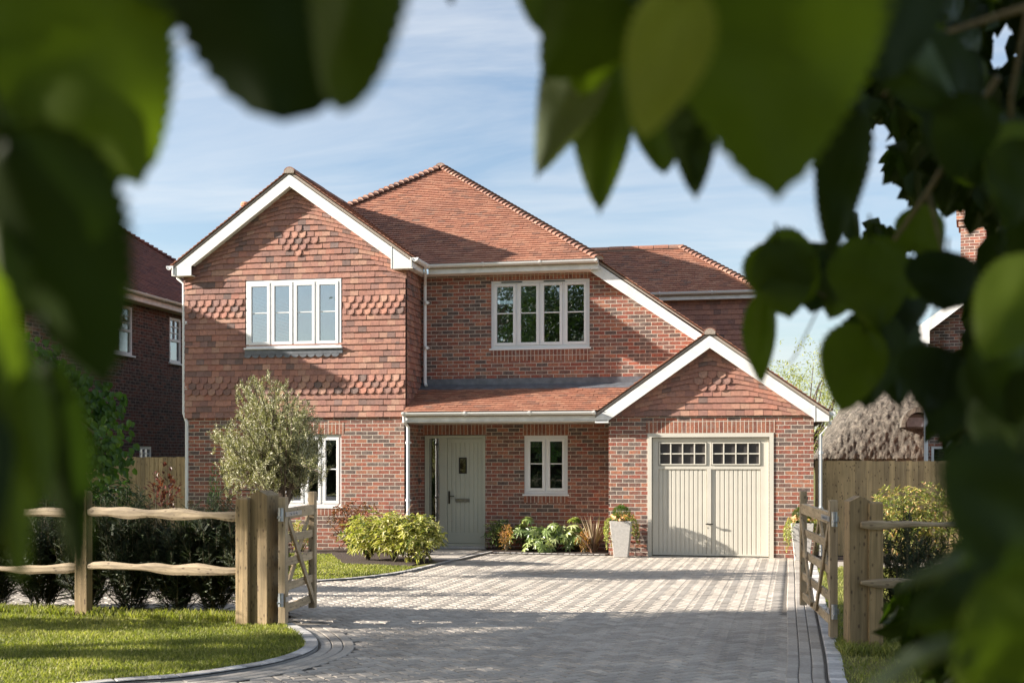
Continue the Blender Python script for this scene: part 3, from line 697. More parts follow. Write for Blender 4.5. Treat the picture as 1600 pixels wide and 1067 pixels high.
def barge(parent, cx, half, ez, apz, y0, pt, dz, boxw, bottom, x_end=None):
    """pair of white bargeboards with box ends; top edge just under the tiles"""
    for sg in (-1, 1):
        xf = cx+sg*half; tz = lambda x: ez+pt*(half-abs(x-cx))-.055
        xi = cx+sg*(half-boxw)
        pts = [(xf, bottom), (xf, tz(xf)), (cx, tz(cx)), (cx, tz(cx)-dz), (xi, tz(xi)-dz if tz(xi)-dz > bottom else bottom+.001), (xi, bottom)]
        m = MB(); m.prism_y(pts, y0, y0+.025)
        if sg > 0: m.prism_y([(xi-.012, bottom+.002), (xi-.012, tz(xi)-.01), (xi+.012, tz(xi)-.01), (xi+.012, bottom+.002)], y0-.006, y0+.001)
        # box end return and soffit following the slope
        m.box(min(xf, xf-sg*.02), max(xf, xf-sg*.02), y0+.025, y0+.25, bottom, tz(xf)-.02)
        m.build('bargeboard', M['white_board'], parent, bevel=.003)
        m = MB(); a, c = Vector((xi, 0, tz(xi)-dz+.02)), Vector((cx, 0, tz(cx)-dz+.02))
        m.prism([(a.x,y0+.025,a.z),(c.x,y0+.025,c.z),(c.x,y0+.025,c.z+.015),(a.x,y0+.025,a.z+.015)], [(a.x,y0+.22,a.z),(c.x,y0+.22,c.z),(c.x,y0+.22,c.z+.015),(a.x,y0+.22,a.z+.015)])
        m.box(min(xi, xf), max(xi, xf), y0+.025, y0+.22, bottom, bottom+.015)
        m.build('verge_soffit', M['white_board'], parent)
barge(house, BC, BE, EZ, bz, G-.2, bpt, .255, .42, 5.41)
barge(house, GC, XR-GC, CE, gzr, G-.2, PT, .245, .25, 2.45)
# raking bargeboard of the catslide
m = MB(); xa, xb = XE-.03, GC+.10
m.prism_y([(xa, RZ-.03), (xb, cat(xb)-.03), (xb, cat(xb)-.27), (xa-.16, RZ-.03-.27+.115), (xa-.16, RZ-.06)], D-.2, D-.172)
m.prism([(xa,D-.172,cat(xa)-.26),(xb,D-.172,cat(xb)-.26),(xb,D-.172,cat(xb)-.245),(xa,D-.172,cat(xa)-.245)], [(xa,D,cat(xa)-.26),(xb,D,cat(xb)-.26),(xb,D,cat(xb)-.245),(xa,D,cat(xa)-.245)])
m.build('bargeboard', M['white_board'], house, bevel=.003)

# rear wing
wr = MB(); WY, WX, WZ = 27.5, .28, 5.62; WR = 29.45; wl = (WR-WY)*sl_
XL = -6.0
tiles(wr, (0,WY,WZ), HX, (0,1,PT), [(XL,0),(WX,0),(WX-(WR-WY),wl),(XL,wl)], .1, .165, .036)
tiles(wr, (WX,0,WZ), HY, (-1,0,PT), [(WY,0),(WY+2*(WR-WY),0),(WR,wl)], .1, .165, .036)
wo_ = wr.build('wing_roof', M['roof'], house)
dk = MB(); wzr = WZ+PT*(WR-WY); slab([(XL,WY,WZ),(WX,WY,WZ),(WX-(WR-WY),WR,wzr),(XL,WR,wzr)]); slab([(WX,WY,WZ),(WX,2*WR-WY,WZ),(WX-(WR-WY),WR,wzr)]); slab([(XL,2*WR-WY,WZ),(XL,WR,wzr),(WX-(WR-WY),WR,wzr),(WX,2*WR-WY,WZ)])
dk.build('roof_deck', M['mortar'], wo_)
hb = MB(); bonnets(hb, (WX,WY,WZ+.02), (WX-(WR-WY),WR,wzr+.03), None); hb.build('bonnet_hip', [M['hip'], M['mortar']], wo_)
rb = MB(); ridge(rb, (XL,WR,wzr-.02), (WX-(WR-WY)+.1,WR,wzr-.02), .13, seg=.36); rb.build('ridge_capping', [M['roof'], M['mortar']], wo_)
b = MB(); b.box(XL, WX-.22, WY+.27, 2*WR-WY-.25, 2.0, 5.5); b.build('upper_wall', M['dark_garage'], house)
tb = MB(); tiles(tb, (XL,WY+.26,2.9), HX, (0,0,1), [(0,0),(WX-.22-XL,0),(WX-.22-XL,2.6),(0,2.6)], gz, .165, .038, pal=(.0,.75)); tb.build('tile_hanging', M['wall_tile'], house)
gutter(house, (-3.2,WY-.03,5.63), (WX+.08,WY-.03,5.63), .95, fascia=.18)
sf = MB(); sf.box(-3.2, WX-.02, WY+.05, WY+.27, 5.46, 5.475); sf.box(WX-.22, WX-.0, WY+.27, 31, 5.46, 5.475); sf.build('soffit', M['soffit'], house)
downpipe(house, [(WX+.06,WY+.02,5.6), (WX+.06,WY+.02,5.42), (WX-.1,WY+.16,5.25), (WX-.1,WY+.16,2.9)])

# downpipes
xp = BX1+.16; downpipe(house, [(xp+.06,D-.40,5.56), (xp+.06,D-.38,5.46), (xp-.04,D-.055,5.25), (xp-.04,D-.055,3.32), (xp+.0,D-.10,3.24)], clips=(4.9, 4.0))
xp = BX1+.03; downpipe(house, [(xp+.0,CY0-.02,2.62), (xp,CY0-.0,2.50), (xp+.03,G-.05,2.40), (xp+.03,G-.05,.05)], clips=(2.1, 1.0))
xp = BX0-.03; downpipe(house, [(xp-.14,G+.02,5.56), (xp-.14,G+.02,5.40), (xp,G-.0,5.28), (xp,G-.0,2.70), (xp+.06,G-.0,2.52), (xp+.06,G-.0,.05)], clips=(4.5, 3.2))
xp = GX1+.10; downpipe(house, [(XR+.03,G+.02,2.56), (XR+.03,G+.02,2.42), (xp+.02,G+.06,2.22), (xp+.02,G+.06,.05)], clips=(1.9, .9))
gutter(house, (XR+.05,G-.18,2.62), (XR+.05,30,2.62), .9, fascia=.15, wall_dir=(-1,0,0))
# chimney on the far left
c = MB(); c.box(-12.15, -11.2, 26.6, 27.4, 0, 7.35); c.box(-12.2, -11.15, 26.55, 27.45, 7.35, 7.5, m=0)
ch = c.build('chimney', M['brick'], house)
px_ = onY(385, 320, 27.0).x
c = MB(); c.tube([(px_,27,7.5),(px_,27,7.98)], [.13,.105], 16); c.tube([(px_,27,7.94),(px_,27,7.99),(px_,27,8.03)], [.13,.14,.12], 16); c.build('chimney_pot', M['terracotta'], ch)

# ------------------------------------------------------------------ neighbours
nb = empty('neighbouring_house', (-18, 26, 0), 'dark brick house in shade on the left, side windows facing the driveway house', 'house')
NX, NY0 = -14.0, 20.7
best = None
for k in range(200):
    yf = 27+k*.05; err = 0
    for (tx, ty) in ((213,375),(272,410)):
        dmin = min((abs(proj((-13.7-t*.05, yf-t*.05, 5.62+.7*t*.05))[0]-tx)+0*t, abs(proj((-13.7-t*.05, yf-t*.05, 5.62+.7*t*.05))[1]-ty)) for t in range(0, 100))
        err += dmin[1]
    if best is None or err < best[0]: best = (err, yf)
NYF = best[1]; print('neighbour far end', best)
w2 = [onX(265, 495, NX), onX(283, 569, NX)]; w1 = [onX(176, 470, NX), onX(207, 554, NX)]; w3 = [onX(218, 697, NX), onX(237, 735, NX)]
zs = w2[1].z
hol = [(w2[0].y, w2[1].y, zs, w2[0].z), (w1[0].y, w1[1].y, zs, w2[0].z), (w3[0].y, w3[1].y, 1.3, w3[0].z)]
print('windows', hol)
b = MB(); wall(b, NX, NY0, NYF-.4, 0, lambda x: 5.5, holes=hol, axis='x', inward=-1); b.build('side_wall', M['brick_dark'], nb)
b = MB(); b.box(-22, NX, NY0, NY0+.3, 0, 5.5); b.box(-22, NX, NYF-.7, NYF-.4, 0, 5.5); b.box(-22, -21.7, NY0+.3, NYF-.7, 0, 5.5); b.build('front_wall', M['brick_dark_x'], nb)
for (a, b_, c0, c1) in hol:
    f = MB(); X = NX-.02
    def rb_(y0, y1, z0, z1, w__, x0, x1):
        f.box(x0, x1, y0, y1, z0, z0+w__); f.box(x0, x1, y0, y1, z1-w__, z1); f.box(x0, x1, y0, y0+w__, z0+w__, z1-w__); f.box(x0, x1, y1-w__, y1, z0+w__, z1-w__)
    rb_(a, b_, c0, c1, .07, X-.07, X+.01); zm = (c0+c1)/2
    f.box(X-.05, X+.015, a+.07, b_-.07, zm-.03, zm+.03); f.box(X-.04, X, (a+b_)/2-.012, (a+b_)/2+.012, zm+.03, c1-.07)
    for q in (.33, .66): f.box(X-.04, X, a+.07, b_-.07, zm+.03+(c1-.1-zm)*q-.01, zm+.03+(c1-.1-zm)*q+.01)
    wn = f.build('window', M['frame'], nb)
    g = MB(); g.box(X-.035, X-.03, a+.06, b_-.06, c0+.06, c1-.06); g.build('glass_pane', M['glass'], wn)
    g = MB(); g.box(X-.0, X+.08, a-.05, b_+.05, c0-.04, c0-.001); g.build('sill', M['frame'], wn)
NH = NYF-20.3; xe, xw = -13.7, -22.3; hrun = (xe-xw)/2; nrz = 5.62+.7*hrun
tb = MB(); s7 = math.sqrt(1.49)
tiles(tb, (xe,0,5.62), HY, (-1,0,.7), [(20.3,0),(NYF,0),(NYF-hrun,hrun*s7),(20.3+hrun,hrun*s7)], .1, .165, .036)
tiles(tb, (xw,NYF,5.62), (1,0,0), (0,-1,.7), [(0,0),(.01,0),(.01,.01)], .3, .3, .02)
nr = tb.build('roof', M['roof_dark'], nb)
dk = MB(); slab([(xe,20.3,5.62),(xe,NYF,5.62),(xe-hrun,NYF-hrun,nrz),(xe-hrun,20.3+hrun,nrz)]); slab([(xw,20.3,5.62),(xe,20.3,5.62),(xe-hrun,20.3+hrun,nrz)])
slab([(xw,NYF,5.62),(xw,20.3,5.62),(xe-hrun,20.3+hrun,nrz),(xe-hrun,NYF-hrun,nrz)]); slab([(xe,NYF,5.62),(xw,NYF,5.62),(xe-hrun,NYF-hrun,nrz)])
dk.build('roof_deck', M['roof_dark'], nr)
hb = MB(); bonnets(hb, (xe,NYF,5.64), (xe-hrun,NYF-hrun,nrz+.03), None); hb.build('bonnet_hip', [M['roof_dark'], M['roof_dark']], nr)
gutter(nb, (xe+.05,20.3,5.6), (xe+.05,NYF,5.6), .95, fascia=.2, wall_dir=(-1,0,0))
sf = MB(); sf.box(-22.2, xe-.03, 20.34, NY0, 5.40, 5.42); sf.box(NX, xe-.03, NY0, NYF-.1, 5.40, 5.42); sf.build('soffit', M['soffit'], nb)
for a in ((w1[0].y-.1, w1[1].y+.1, zs-.27, zs-.05),(w2[0].y-.1, w2[1].y+.1, zs-.27, zs-.05),(w3[0].y-.08, w3[1].y+.08, w3[0].z, w3[0].z+.22)):
    s = MB(); s.box(NX-.05, NX+.004, *a); s.build('soldier_course', M['brick_dark'], nb)

# house on the right, gable towards the camera, with a corbelled chimney
rh = empty('brick_house', (9, 32, 0), 'brick house with a tall corbelled chimney, mostly behind the dark foliage on the right', 'house')
HYr = 30.0; hx0 = onY(1443, 650, HYr).x; hx1 = hx0+8.4; hc = (hx0+hx1)/2
rtop = lambda x: 5.0+.75*(hx1-hx0)/2-.75*abs(x-hc)
b = MB(); wz = [onY(1455, 697, HYr), onY(1462, 740, HYr)]
wall(b, HYr, hx0, hx1, 0, rtop, breaks=[hc], holes=[(wz[0].x, wz[0].x+.5, 1.2, wz[0].z)]); b.build('front_wall', M['brick'], rh)
for a in (hx0, hx1-.3): b = MB(); b.box(a, a+.3, HYr+.3, 38, 0, 5.0); b.build('side_wall', M['brick_side'], rh)
f = MB(); ringbox(f, wz[0].x, wz[0].x+.5, 1.2, wz[0].z, .06, HYr+.02, HYr+.08); wn = f.build('window', M['frame'], rh)
g = MB(); g.box(wz[0].x+.05, wz[0].x+.45, HYr+.04, HYr+.05, 1.25, wz[0].z-.05); g.build('glass_pane', M['glass'], wn)
dk = MB(); o_ = .25
slab([(hx0-.25,HYr-.3,4.86),(hc,HYr-.3,rtop(hc)+.08),(hc,40,rtop(hc)+.08),(hx0-.25,40,4.86)], .12); slab([(hx1+.25,HYr-.3,4.86),(hx1+.25,40,4.86),(hc,40,rtop(hc)+.08),(hc,HYr-.3,rtop(hc)+.08)], .12)
dk.build('roof', M['roof_dark'], rh)
m = MB(); m.prism_y([(hx0-.25,4.55),(hx0-.25,4.86),(hc,rtop(hc)+.08-.02),(hc,rtop(hc)-.2),(hx0+.15,4.86),(hx0+.15,4.55)], HYr-.32, HYr-.29); m.prism_y([(hx1+.25,4.55),(hx1+.25,4.86),(hc,rtop(hc)+.06),(hc,rtop(hc)-.2),(hx1-.15,4.86),(hx1-.15,4.55)], HYr-.32, HYr-.29); m.build('bargeboard', M['white_board'], rh)
p = MB(); p.tube([(hx0+.06,HYr-.06,4.6),(hx0+.06,HYr-.06,.05)], .05, 10); p.build('downpipe', M['white'], rh)
ca, cb_ = onY(1483, 400, HYr+1.5).x, onY(1518, 400, HYr+1.5).x; ctop = onY(1500, 318, HYr+1.5).z
c = MB(); c.box(ca, cb_+.1, HYr+1.5, HYr+2.3, 4.5, ctop-.62)
for i, e in enumerate((.05, .1, .1, .05)): c.box(ca-e, cb_+.1+e, HYr+1.5-e, HYr+2.3+e, ctop-.62+i*.15, ctop-.62+(i+1)*.15+.0)
ch = c.build('chimney', M['brick'], rh)
c = MB()
for i in (0, 1): xx = ca+.2+i*.42; c.tube([(xx,HYr+1.9,ctop-.02),(xx,HYr+1.9,ctop+.12),(xx,HYr+1.9,ctop+.16)], [.13,.11,.13], 14)
c.build('chimney_pot', M['terracotta'], ch)

rot = Matrix.Rotation(R(-10), 3, 'Z'); cor = Vector((hx0, HYr, 0)); rh.location = cor+rot@(Vector((9,32,0))-cor); rh.rotation_euler.z = R(-10)
# thatched cottage beyond the fence
tcg = empty('thatched_cottage', (7, 41, 0), 'low cottage with a thick grey-brown thatched roof and small eyebrow window beyond the fence', 'cottage')
TY = 40.0
prof = [(1268,716),(1276,705),(1290,672),(1312,640),(1345,608),(1380,592),(1415,584),(1480,578),(1560,576),(1640,590),(1700,716)]
th_ = MB(); nC = 60; rows = []
PP = [onY(px, py, TY) for px, py in prof]
def sm(p): return p
base = [Vector((p.x, TY, p.z)) for p in PP]
zE = base[0].z; XC = (base[0].x+base[-1].x)/2
# surface: rounded hipped thatch, front slope leaning back from the eaves
XS = [base[0].x+(base[-1].x-base[0].x)*i/260 for i in range(261)]
def ztop(x):
    for a, b2 in zip(base, base[1:]):
        if a.x <= x <= b2.x: return a.z+(b2.z-a.z)*(x-a.x)/(b2.x-a.x)
    return zE
grid = []
for i, x in enumerate(XS):
    col_ = []
    zt_ = ztop(x)*1.0; 
    for j in range(nC+1):
        q = j/nC; z = zE+(max(zt_, zE+.02)-zE)*math.sin(q*math.pi/2)**.9
        y_ = TY-2.2+(1-math.cos(q*math.pi/2))*3.0
        z *= 1; p = Vector((x*(y_/TY), y_, CH+(z-CH)*(y_/TY)))
        p += Vector((0,-1,.3))*(.03*noise.noise(p*1.5)+.05*noise.noise(Vector((p.x*7, p.y*2, p.z*5)))+.035*noise.noise(Vector((p.x*16, 3, p.z*12))))
        col_.append(p)
    for q in (.4, 1.0): col_.append(Vector((x, TY+.8+3.2*q, max(zt_-(zt_-zE)*q, zE))))
    grid.append(col_)
nR = len(grid[0])
vs = [p for c_ in grid for p in c_]; fs = [(i*nR+j, (i+1)*nR+j, (i+1)*nR+j+1, i*nR+j+1) for i in range(len(XS)-1) for j in range(nR-1)]
th_.mesh(vs, fs)
# thick eaves edge
for i in range(len(XS)-1):
    a, b2 = grid[i][0], grid[i+1][0]; th_.poly([a-Vector((0,-.25,.28)), b2-Vector((0,-.25,.28)), b2, a])
th_.build('thatched_roof', M['thatch'], tcg, smooth=True)
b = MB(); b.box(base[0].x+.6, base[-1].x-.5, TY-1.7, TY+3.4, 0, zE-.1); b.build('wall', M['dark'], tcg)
dx = onY(1432, 658, TY-1.9)
m = MB(); n_ = 10
arc_o = [(dx.x-.52*math.cos(math.pi*k/n_)*1.0, dx.z-.2+.62*math.sin(math.pi*k/n_)) for k in range(n_+1)]
arc_i = [(dx.x-.40*math.cos(math.pi*k/n_), dx.z-.2+.46*math.sin(math.pi*k/n_)) for k in range(n_+1)]
ringp = arc_o+arc_i[::-1]
for k in range(n_): m.prism_y([arc_o[k], arc_o[k+1], arc_i[k+1], arc_i[k]], TY-2.45, TY-.6)
dm = m.build('dormer', M['thatch'], tcg)
m = MB(); m.box(dx.x-.42, dx.x+.42, TY-2.30, TY-2.25, dx.z-.25, dx.z+.2); ringbox(m, dx.x-.38, dx.x+.38, dx.z-.22, dx.z+.14, .04, TY-2.36, TY-2.3); m.build('window_frame', M['dark_metal'], dm)
m = MB(); m.box(dx.x-.34, dx.x+.34, TY-2.34, TY-2.33, dx.z-.18, dx.z+.10); m.build('glass_pane', M['lead'], dm)

# ------------------------------------------------------------------ ground, paving, lawns
def inside(p, poly):
    x, y = p; c = False; n = len(poly)
    for i in range(n):
        (x0, y0), (x1, y1) = poly[i], poly[(i+1) % n]
        if (y0 > y) != (y1 > y) and x < (x1-x0)*(y-y0)/(y1-y0)+x0: c = not c
    return c
def smooth_line(pts, n=6):
    out = []
    for i in range(len(pts)-1):
        p0 = pts[max(i-1, 0)]; p1 = pts[i]; p2 = pts[i+1]; p3 = pts[min(i+2, len(pts)-1)]
        for k in range(n):
            t = k/n
            out.append(tuple(.5*((2*p1[j])+(-p0[j]+p2[j])*t+(2*p0[j]-5*p1[j]+4*p2[j]-p3[j])*t*t+(-p0[j]+3*p1[j]-3*p2[j]+p3[j])*t**3) for j in (0, 1)))
    return out+[tuple(pts[-1][:2])]
def offset(line, d):
    out = []
    for i, p in enumerate(line):
        a, b = line[max(i-1, 0)], line[min(i+1, len(line)-1)]; tx, ty = b[0]-a[0], b[1]-a[1]; l = math.hypot(tx, ty)
        out.append((p[0]-ty/l*d, p[1]+tx/l*d))
    return out
g = MB(); g.poly([(-300,-200,-.06),(300,-200,-.06),(300,500,-.06),(-300,500,-.06)]); struct(g.build('ground', M['lawn']))
g = MB(); g.poly([(-60,-12,-.045),(60,-12,-.045),(60,-5,-.045),(-60,-5,-.045)]); struct(g.build('road', M['ply']))

# left near edge: from the camera side up to the gate post (outer side of the granite kerb)
kl = smooth_line([(-7.5,4.5),(-6.0,7.0),(-4.95,8.35),(-4.45,8.75),(-4.08,9.30),(-3.93,9.75),(-3.90,10.2),(-4.0,10.65),(-4.30,11.25),(-4.72,11.85)])
fl = smooth_line([(-14,15.9),(-9,16.1),(-6.5,16.25),(-6.0,16.45),(-5.66,16.85),(-5.42,17.4),(-5.26,18.0),(-5.16,18.9),(-5.08,19.8),(-4.95,21.0),(-4.78,22.25)])
kr = smooth_line([(1.4,5),(.95,7.5),(.66,9.2),(.62,9.7),(.66,10.6),(.70,11.8),(.74,13.2),(.80,15.2),(.90,18),(1.02,21.9)])
drive = kl+[(-5.2,12.9),(-14,12.9)]+fl+[(-4.78,21.9),(1.02,21.9)]+kr[::-1]
s_ = MB(); s_.prism_z(drive, -.05, -.010); struct(s_.build('driveway_bed', M['sand']))
rowsR = [offset(kr, d) for d in (.115, .225, .335)]; rowsL = [offset(kl, -d) for d in (.115, .225, .335)]
def inner(p):
    if not inside(p, drive): return False
    return True
def dist_line(p, line):
    best = 9
    for a, b in zip(line, line[1:]):
        dx, dy = b[0]-a[0], b[1]-a[1]; t = max(0, min(1, ((p[0]-a[0])*dx+(p[1]-a[1])*dy)/(dx*dx+dy*dy)))
        best = min(best, math.hypot(p[0]-a[0]-dx*t, p[1]-a[1]-dy*t))
    return best
pv = MB()
def block(c, L, W, ang, z=0, T=None):
    ca, sa = math.cos(ang), math.sin(ang); k = .009; T = rnd.random() if T is None else T
    q = [(-L/2,-W/2),(L/2,-W/2),(L/2,W/2),(-L/2,W/2)]; qi = [(-L/2+k,-W/2+k),(L/2-k,-W/2+k),(L/2-k,W/2-k),(-L/2+k,W/2-k)]
    tx, ty = rnd.uniform(-.012,.012), rnd.uniform(-.012,.012); dz = rnd.uniform(-.0012,.0012)
    f = lambda p, z_: (c[0]+p[0]*ca-p[1]*sa, c[1]+p[0]*sa+p[1]*ca, z+z_+dz+p[0]*tx*.5+p[1]*ty*.5)
    pv.mesh([f(p, -.007) for p in q]+[f(p, 0) for p in qi], [(4,5,6,7),(0,1,5,4),(1,2,6,5),(2,3,7,6),(3,0,4,7)], T)
uw = .107; a45 = R(42.8); ca, sa = math.cos(a45), math.sin(a45)
minx, maxx, miny, maxy = -10.5, 1.2, 6.3, 22.0; n_ = 240
cx0, cy0 = -4.0, 14.0
for i in range(-n_, n_):
    for j in range(-n_, n_):
        s4 = (i-j) % 4
        if s4 not in (0, 3): continue
        if s4 == 0: lx, ly, rot = i+1, j+.5, 0
        else: lx, ly, rot = i+.5, j+1, math.pi/2
        x = cx0+(lx*ca-ly*sa)*uw; y_ = cy0+(lx*sa+ly*ca)*uw
        if not (minx < x < maxx and miny < y_ < maxy): continue
        if x < -.72*y_-.6: continue
        if not inside((x, y_), drive): continue
        if x > .1 and dist_line((x, y_), kr) < .335: continue
        if x < -3.2 and y_ < 12.9 and dist_line((x, y_), kl) < .335: continue
        if x < -4.4 and y_ > 15.4 and dist_line((x, y_), fl) < .10: continue
        block((x, y_), .2, .1, a45+rot, 0, rnd.random())
def course_row(line, d, L=.2, W=.1, z=0, blk=None, T=None):
    ln = offset(line, d); acc = 0
    for a, b in zip(ln, ln[1:]):
        seg = math.hypot(b[0]-a[0], b[1]-a[1]); t = -acc
        while t+L <= seg+1e-9 or t < seg:
            t += 0
            u = (t+L/2)/seg
            if u > 1: break
            block((a[0]+(b[0]-a[0])*u, a[1]+(b[1]-a[1])*u), L-.006, W, math.atan2(b[1]-a[1], b[0]-a[0]), z, T)
            t += L+.004
        acc = seg-t if seg-t < L else 0
        acc = min(max(acc, 0), L)
for d in (.07, .177, .284): course_row(kr, d, z=.006); course_row(kl, -d, z=.006)
driveway = struct(pv.build('driveway', M['paver']))
pv = MB()
course_row(kl, .07, .16, .13, .035); course_row(kr, -.07, .16, .13, .035); course_row(fl, .06, .11, .10, .02)
course_row([(-4.75,21.93),(-2.6,21.80)], 0, .11, .09, .025)
kb = pv
# give the setts sides
for line, d, w_, h in ((kl, .07, .13, .03), (kr, -.07, .13, .03), (fl, .06, .10, .015)):
    o1, o2 = offset(line, d-w_/2), offset(line, d+w_/2)
    for (a, b), (c, d_) in zip(zip(o1, o1[1:]), zip(o2, o2[1:])): kb.prism([(*a,-.04),(*b,-.04),(*d_,-.04),(*c,-.04)], [(*a,h-.014),(*b,h-.014),(*d_,h-.014),(*c,h-.014)], .05)
struct(kb.build('kerb', M['granite']))
# lawns: sheets just above the kerb bottoms
lawnL = [(-30,4.5)]+offset(kl, .13)+[(-4.88,12.0),(-5.2,12.28),(-30,12.28)]
farL = [(-14,21.0),(-14,15.9)]+offset(fl, .11)[:-9]+[(-5.45,18.75),(-6.7,19.0),(-7.6,20.9),(-10,21.0)]
lawnR = offset(kr, -.13)+[(1.2,20.0),(12,20.2),(12,5)]
def sheet(poly, z, name, m):
    s = MB(); s.prism_z(poly, -.05, z); return struct(s.build(name, m))
sheet(lawnL, .018, 'lawn', M['lawn']); sheet(farL, .018, 'lawn', M['lawn']); sheet(lawnR, .018, 'lawn', M['lawn'])
sheet([(-30,12.28),(-5.2,12.28),(-5.2,12.9),(-30,12.9)], .012, 'planting_bed', M['soil'])
sheet([(-5.45,18.75),(-6.7,19.0),(-7.6,20.9),(-10,21.0),(-14,21.0),(-14,21.9),(-6.45,21.9),(-6.45,20.8),(-5.55,20.2)], .03, 'planting_bed', M['soil'])
sheet([(-4.74,21.98),(-2.56,21.85),(-2.56,22.895),(-5.1,22.895)], .03, 'planting_bed', M['soil'])
pv = MB()
pp = [(-5.22,19.6),(-5.10,19.8),(-4.95,21.0),(-4.80,22.2),(-5.1,22.73),(-6.42,22.73),(-6.42,20.85),(-5.5,20.25)]
s = MB(); s.prism_z(pp, -.05, .018); ps = struct(s.build('path_bed', M['sand']))
for i in range(6):
    for j in range(8):
        x = -6.2+i*.452; y_ = 19.9+j*.46+(i % 2)*.0
        if inside((x-.1, y_), pp) and inside((x+.15, y_+.1), pp): block((x, y_), .445, .445, 0, .028, .75+.25*rnd.random())
struct(pv.build('path', M['paver']))
pv = MB()
s = MB(); s.prism_z([(1.16,20.05),(12,20.25),(12,21.3),(1.16,21.1)], -.05, .012); struct(s.build('path_bed', M['sand']))
for i in range(24): block((1.4+i*.452, 20.6+.008*i), .445, .95, 0, .02, .6+.4*rnd.random())
struct(pv.build('path', M['paver']))
sheet([(1.16,21.12),(12,21.32),(12,22.45),(1.16,22.45)], .02, 'planting_bed', M['soil'])

# grass blades
def grass(poly, n, h, name, zb=.015, wmul=1, clump=0, view=True):
    m = MB(); xs = [p[0] for p in poly]; ys = [p[1] for p in poly]; x0, x1, y0, y1 = min(xs), max(xs), min(ys), max(ys); c = 0
    vs = m.v; fs = m.f; ts = m.t; ms = m.m
    while c < n:
        x, y_ = rnd.uniform(x0, x1), rnd.uniform(y0, y1); c += 1
        if not inside((x, y_), poly): continue
        px, py = proj((x, y_, 0))
        if view and (px < -40 or px > 1640 or py > 1110): continue
        nn = noise.noise((x*2.2, y_*2.2, 0)); hh = h*rnd.uniform(.5, 1.15)*(1+.3*nn); a = rnd.uniform(0, 6.28); w_ = .0035*wmul*rnd.uniform(.7, 1.3)
        lx, ly = rnd.gauss(0, .45)*hh, rnd.gauss(0, .45)*hh; dx, dy = math.cos(a)*w_, math.sin(a)*w_; k = len(vs)
        vs += [(x-dx, y_-dy, zb), (x+dx, y_+dy, zb), (x+dx*.8+lx*.4, y_+dy*.8+ly*.4, zb+hh*.6), (x-dx*.8+lx*.4, y_-dy*.8+ly*.4, zb+hh*.6), (x+lx, y_+ly, zb+hh)]
        T = min(1, max(0, rnd.gauss(.55, .22)+.25*nn+.25*noise.noise((x*.8, y_*.8, 5))))
        fs += [(k, k+1, k+2, k+3), (k+3, k+2, k+4)]; ts += [T, T]; ms += [0, 0]
    return stuff(m.build(name, M['grass']))
nearL = [(-8.6,7.8)]+[p for p in offset(kl, .12) if p[1] > 7.8]+[(-4.9,12.0),(-5.2,12.3),(-9.2,12.3)]
grass(nearL, 95000, .042, 'grass', wmul=1.15)
grass([(-10.5,16.15)]+[p for p in offset(fl, .11) if -9 < p[0] and p[1] < 18.6]+[(-5.5,18.75),(-6.7,19.0),(-7.6,20.9),(-12.5,21.0),(-12.5,16.1)], 60000, .03, 'grass', wmul=2.0)
grass([p for p in offset(kr, -.12) if 8.5 < p[1] < 19.8]+[(1.2,20.0),(5.5,20.1),(3.0,8.5)], 60000, .04, 'grass', wmul=1.3)
# rougher tufts along the foot of the fence
tuft = [(-9.2,12.05),(-5.0,11.75),(-5.0,12.15),(-9.2,12.4)]
grass(tuft, 7000, .10, 'grass', wmul=1.5)
grass([(.8,10.9),(2.6,11.0),(2.6,11.5),(.8,11.5)], 5000, .11, 'grass', wmul=1.4)

# ------------------------------------------------------------------ fences and gates
def fence_panels(root_label, root, A, B, h, nb_, face=1):
    o = empty('board_fence', root, root_label, 'fence')
    A, B = Vector(A), Vector(B); d = (B-A); L = d.length; d.normalize(); s = Vector((d.y, -d.x, 0))*face
    m = MB(); wd = .1; n = int(L/wd)
    for i in range(n):
        a = A+d*(i*wd); b = A+d*(i*wd+wd*.97+.012); z1 = h+rnd.uniform(-.006, .006); o1 = s*.0; o2 = s*.012
        m.prism([a+o1, b+o2, b+o2+s*.014, a+o1+s*.014], [p+Vector((0,0,z1)) for p in (a+o1, b+o2, b+o2+s*.014, a+o1+s*.014)], rnd.random())
    m.build('boards', M['wood_fence'], o)
    for z in (.35, .95, 1.55): q = MB(); q.bar(A-s*.04+Vector((0,0,z)), B-s*.04+Vector((0,0,z)), .05, .08); q.build('rail', M['wood_fence'], o)
    return o
fence_panels('closeboard fence filling the gap between the tiled bay and the shaded house', (-12.5,22.4,0), (-13.97,22.42,0), (-11.12,22.38,0), 1.83, 0)
fence_panels('closeboard fence right of the garage, in front of the thatched roof', (5,22.5,0), (1.2,22.52,0), (9.0,22.52,0), 1.75, 0)

def gate_post(x, y_, h, label, w_=.2, ang=0):
    r_ = empty('gate_post', (x, y_, 0), label, 'gate post', 'tall peaked gate posts')
    k = w_/2; m = MB(); c, s_2 = math.cos(ang), math.sin(ang)
    rr = lambda p, z: (x+p[0]*c-p[1]*s_2, y_+p[0]*s_2+p[1]*c, z)
    sq = [(-k,-k),(k,-k),(k,k),(-k,k)]
    m.mesh([rr(p, 0) for p in sq]+[rr(p, h-.05) for p in sq]+[rr((0,-k), h), rr((0,k), h)],
           [(0,1,5,4),(1,2,6,5),(2,3,7,6),(3,0,4,7),(4,5,8),(6,7,9),(5,6,9,8),(7,4,8,9),(3,2,1,0)], .35)
    m.build('post', M['wood_post'], r_, bevel=.007)
    return r_
gate_post(-5.03, 11.80, 1.44, 'broad square gate post with peaked top, left of the drive beside the narrow gate', .22, R(-14))
gate_post(.98, 11.33, 1.43, 'square gate post with peaked top and large dark knots, right of the drive', .20, R(12))
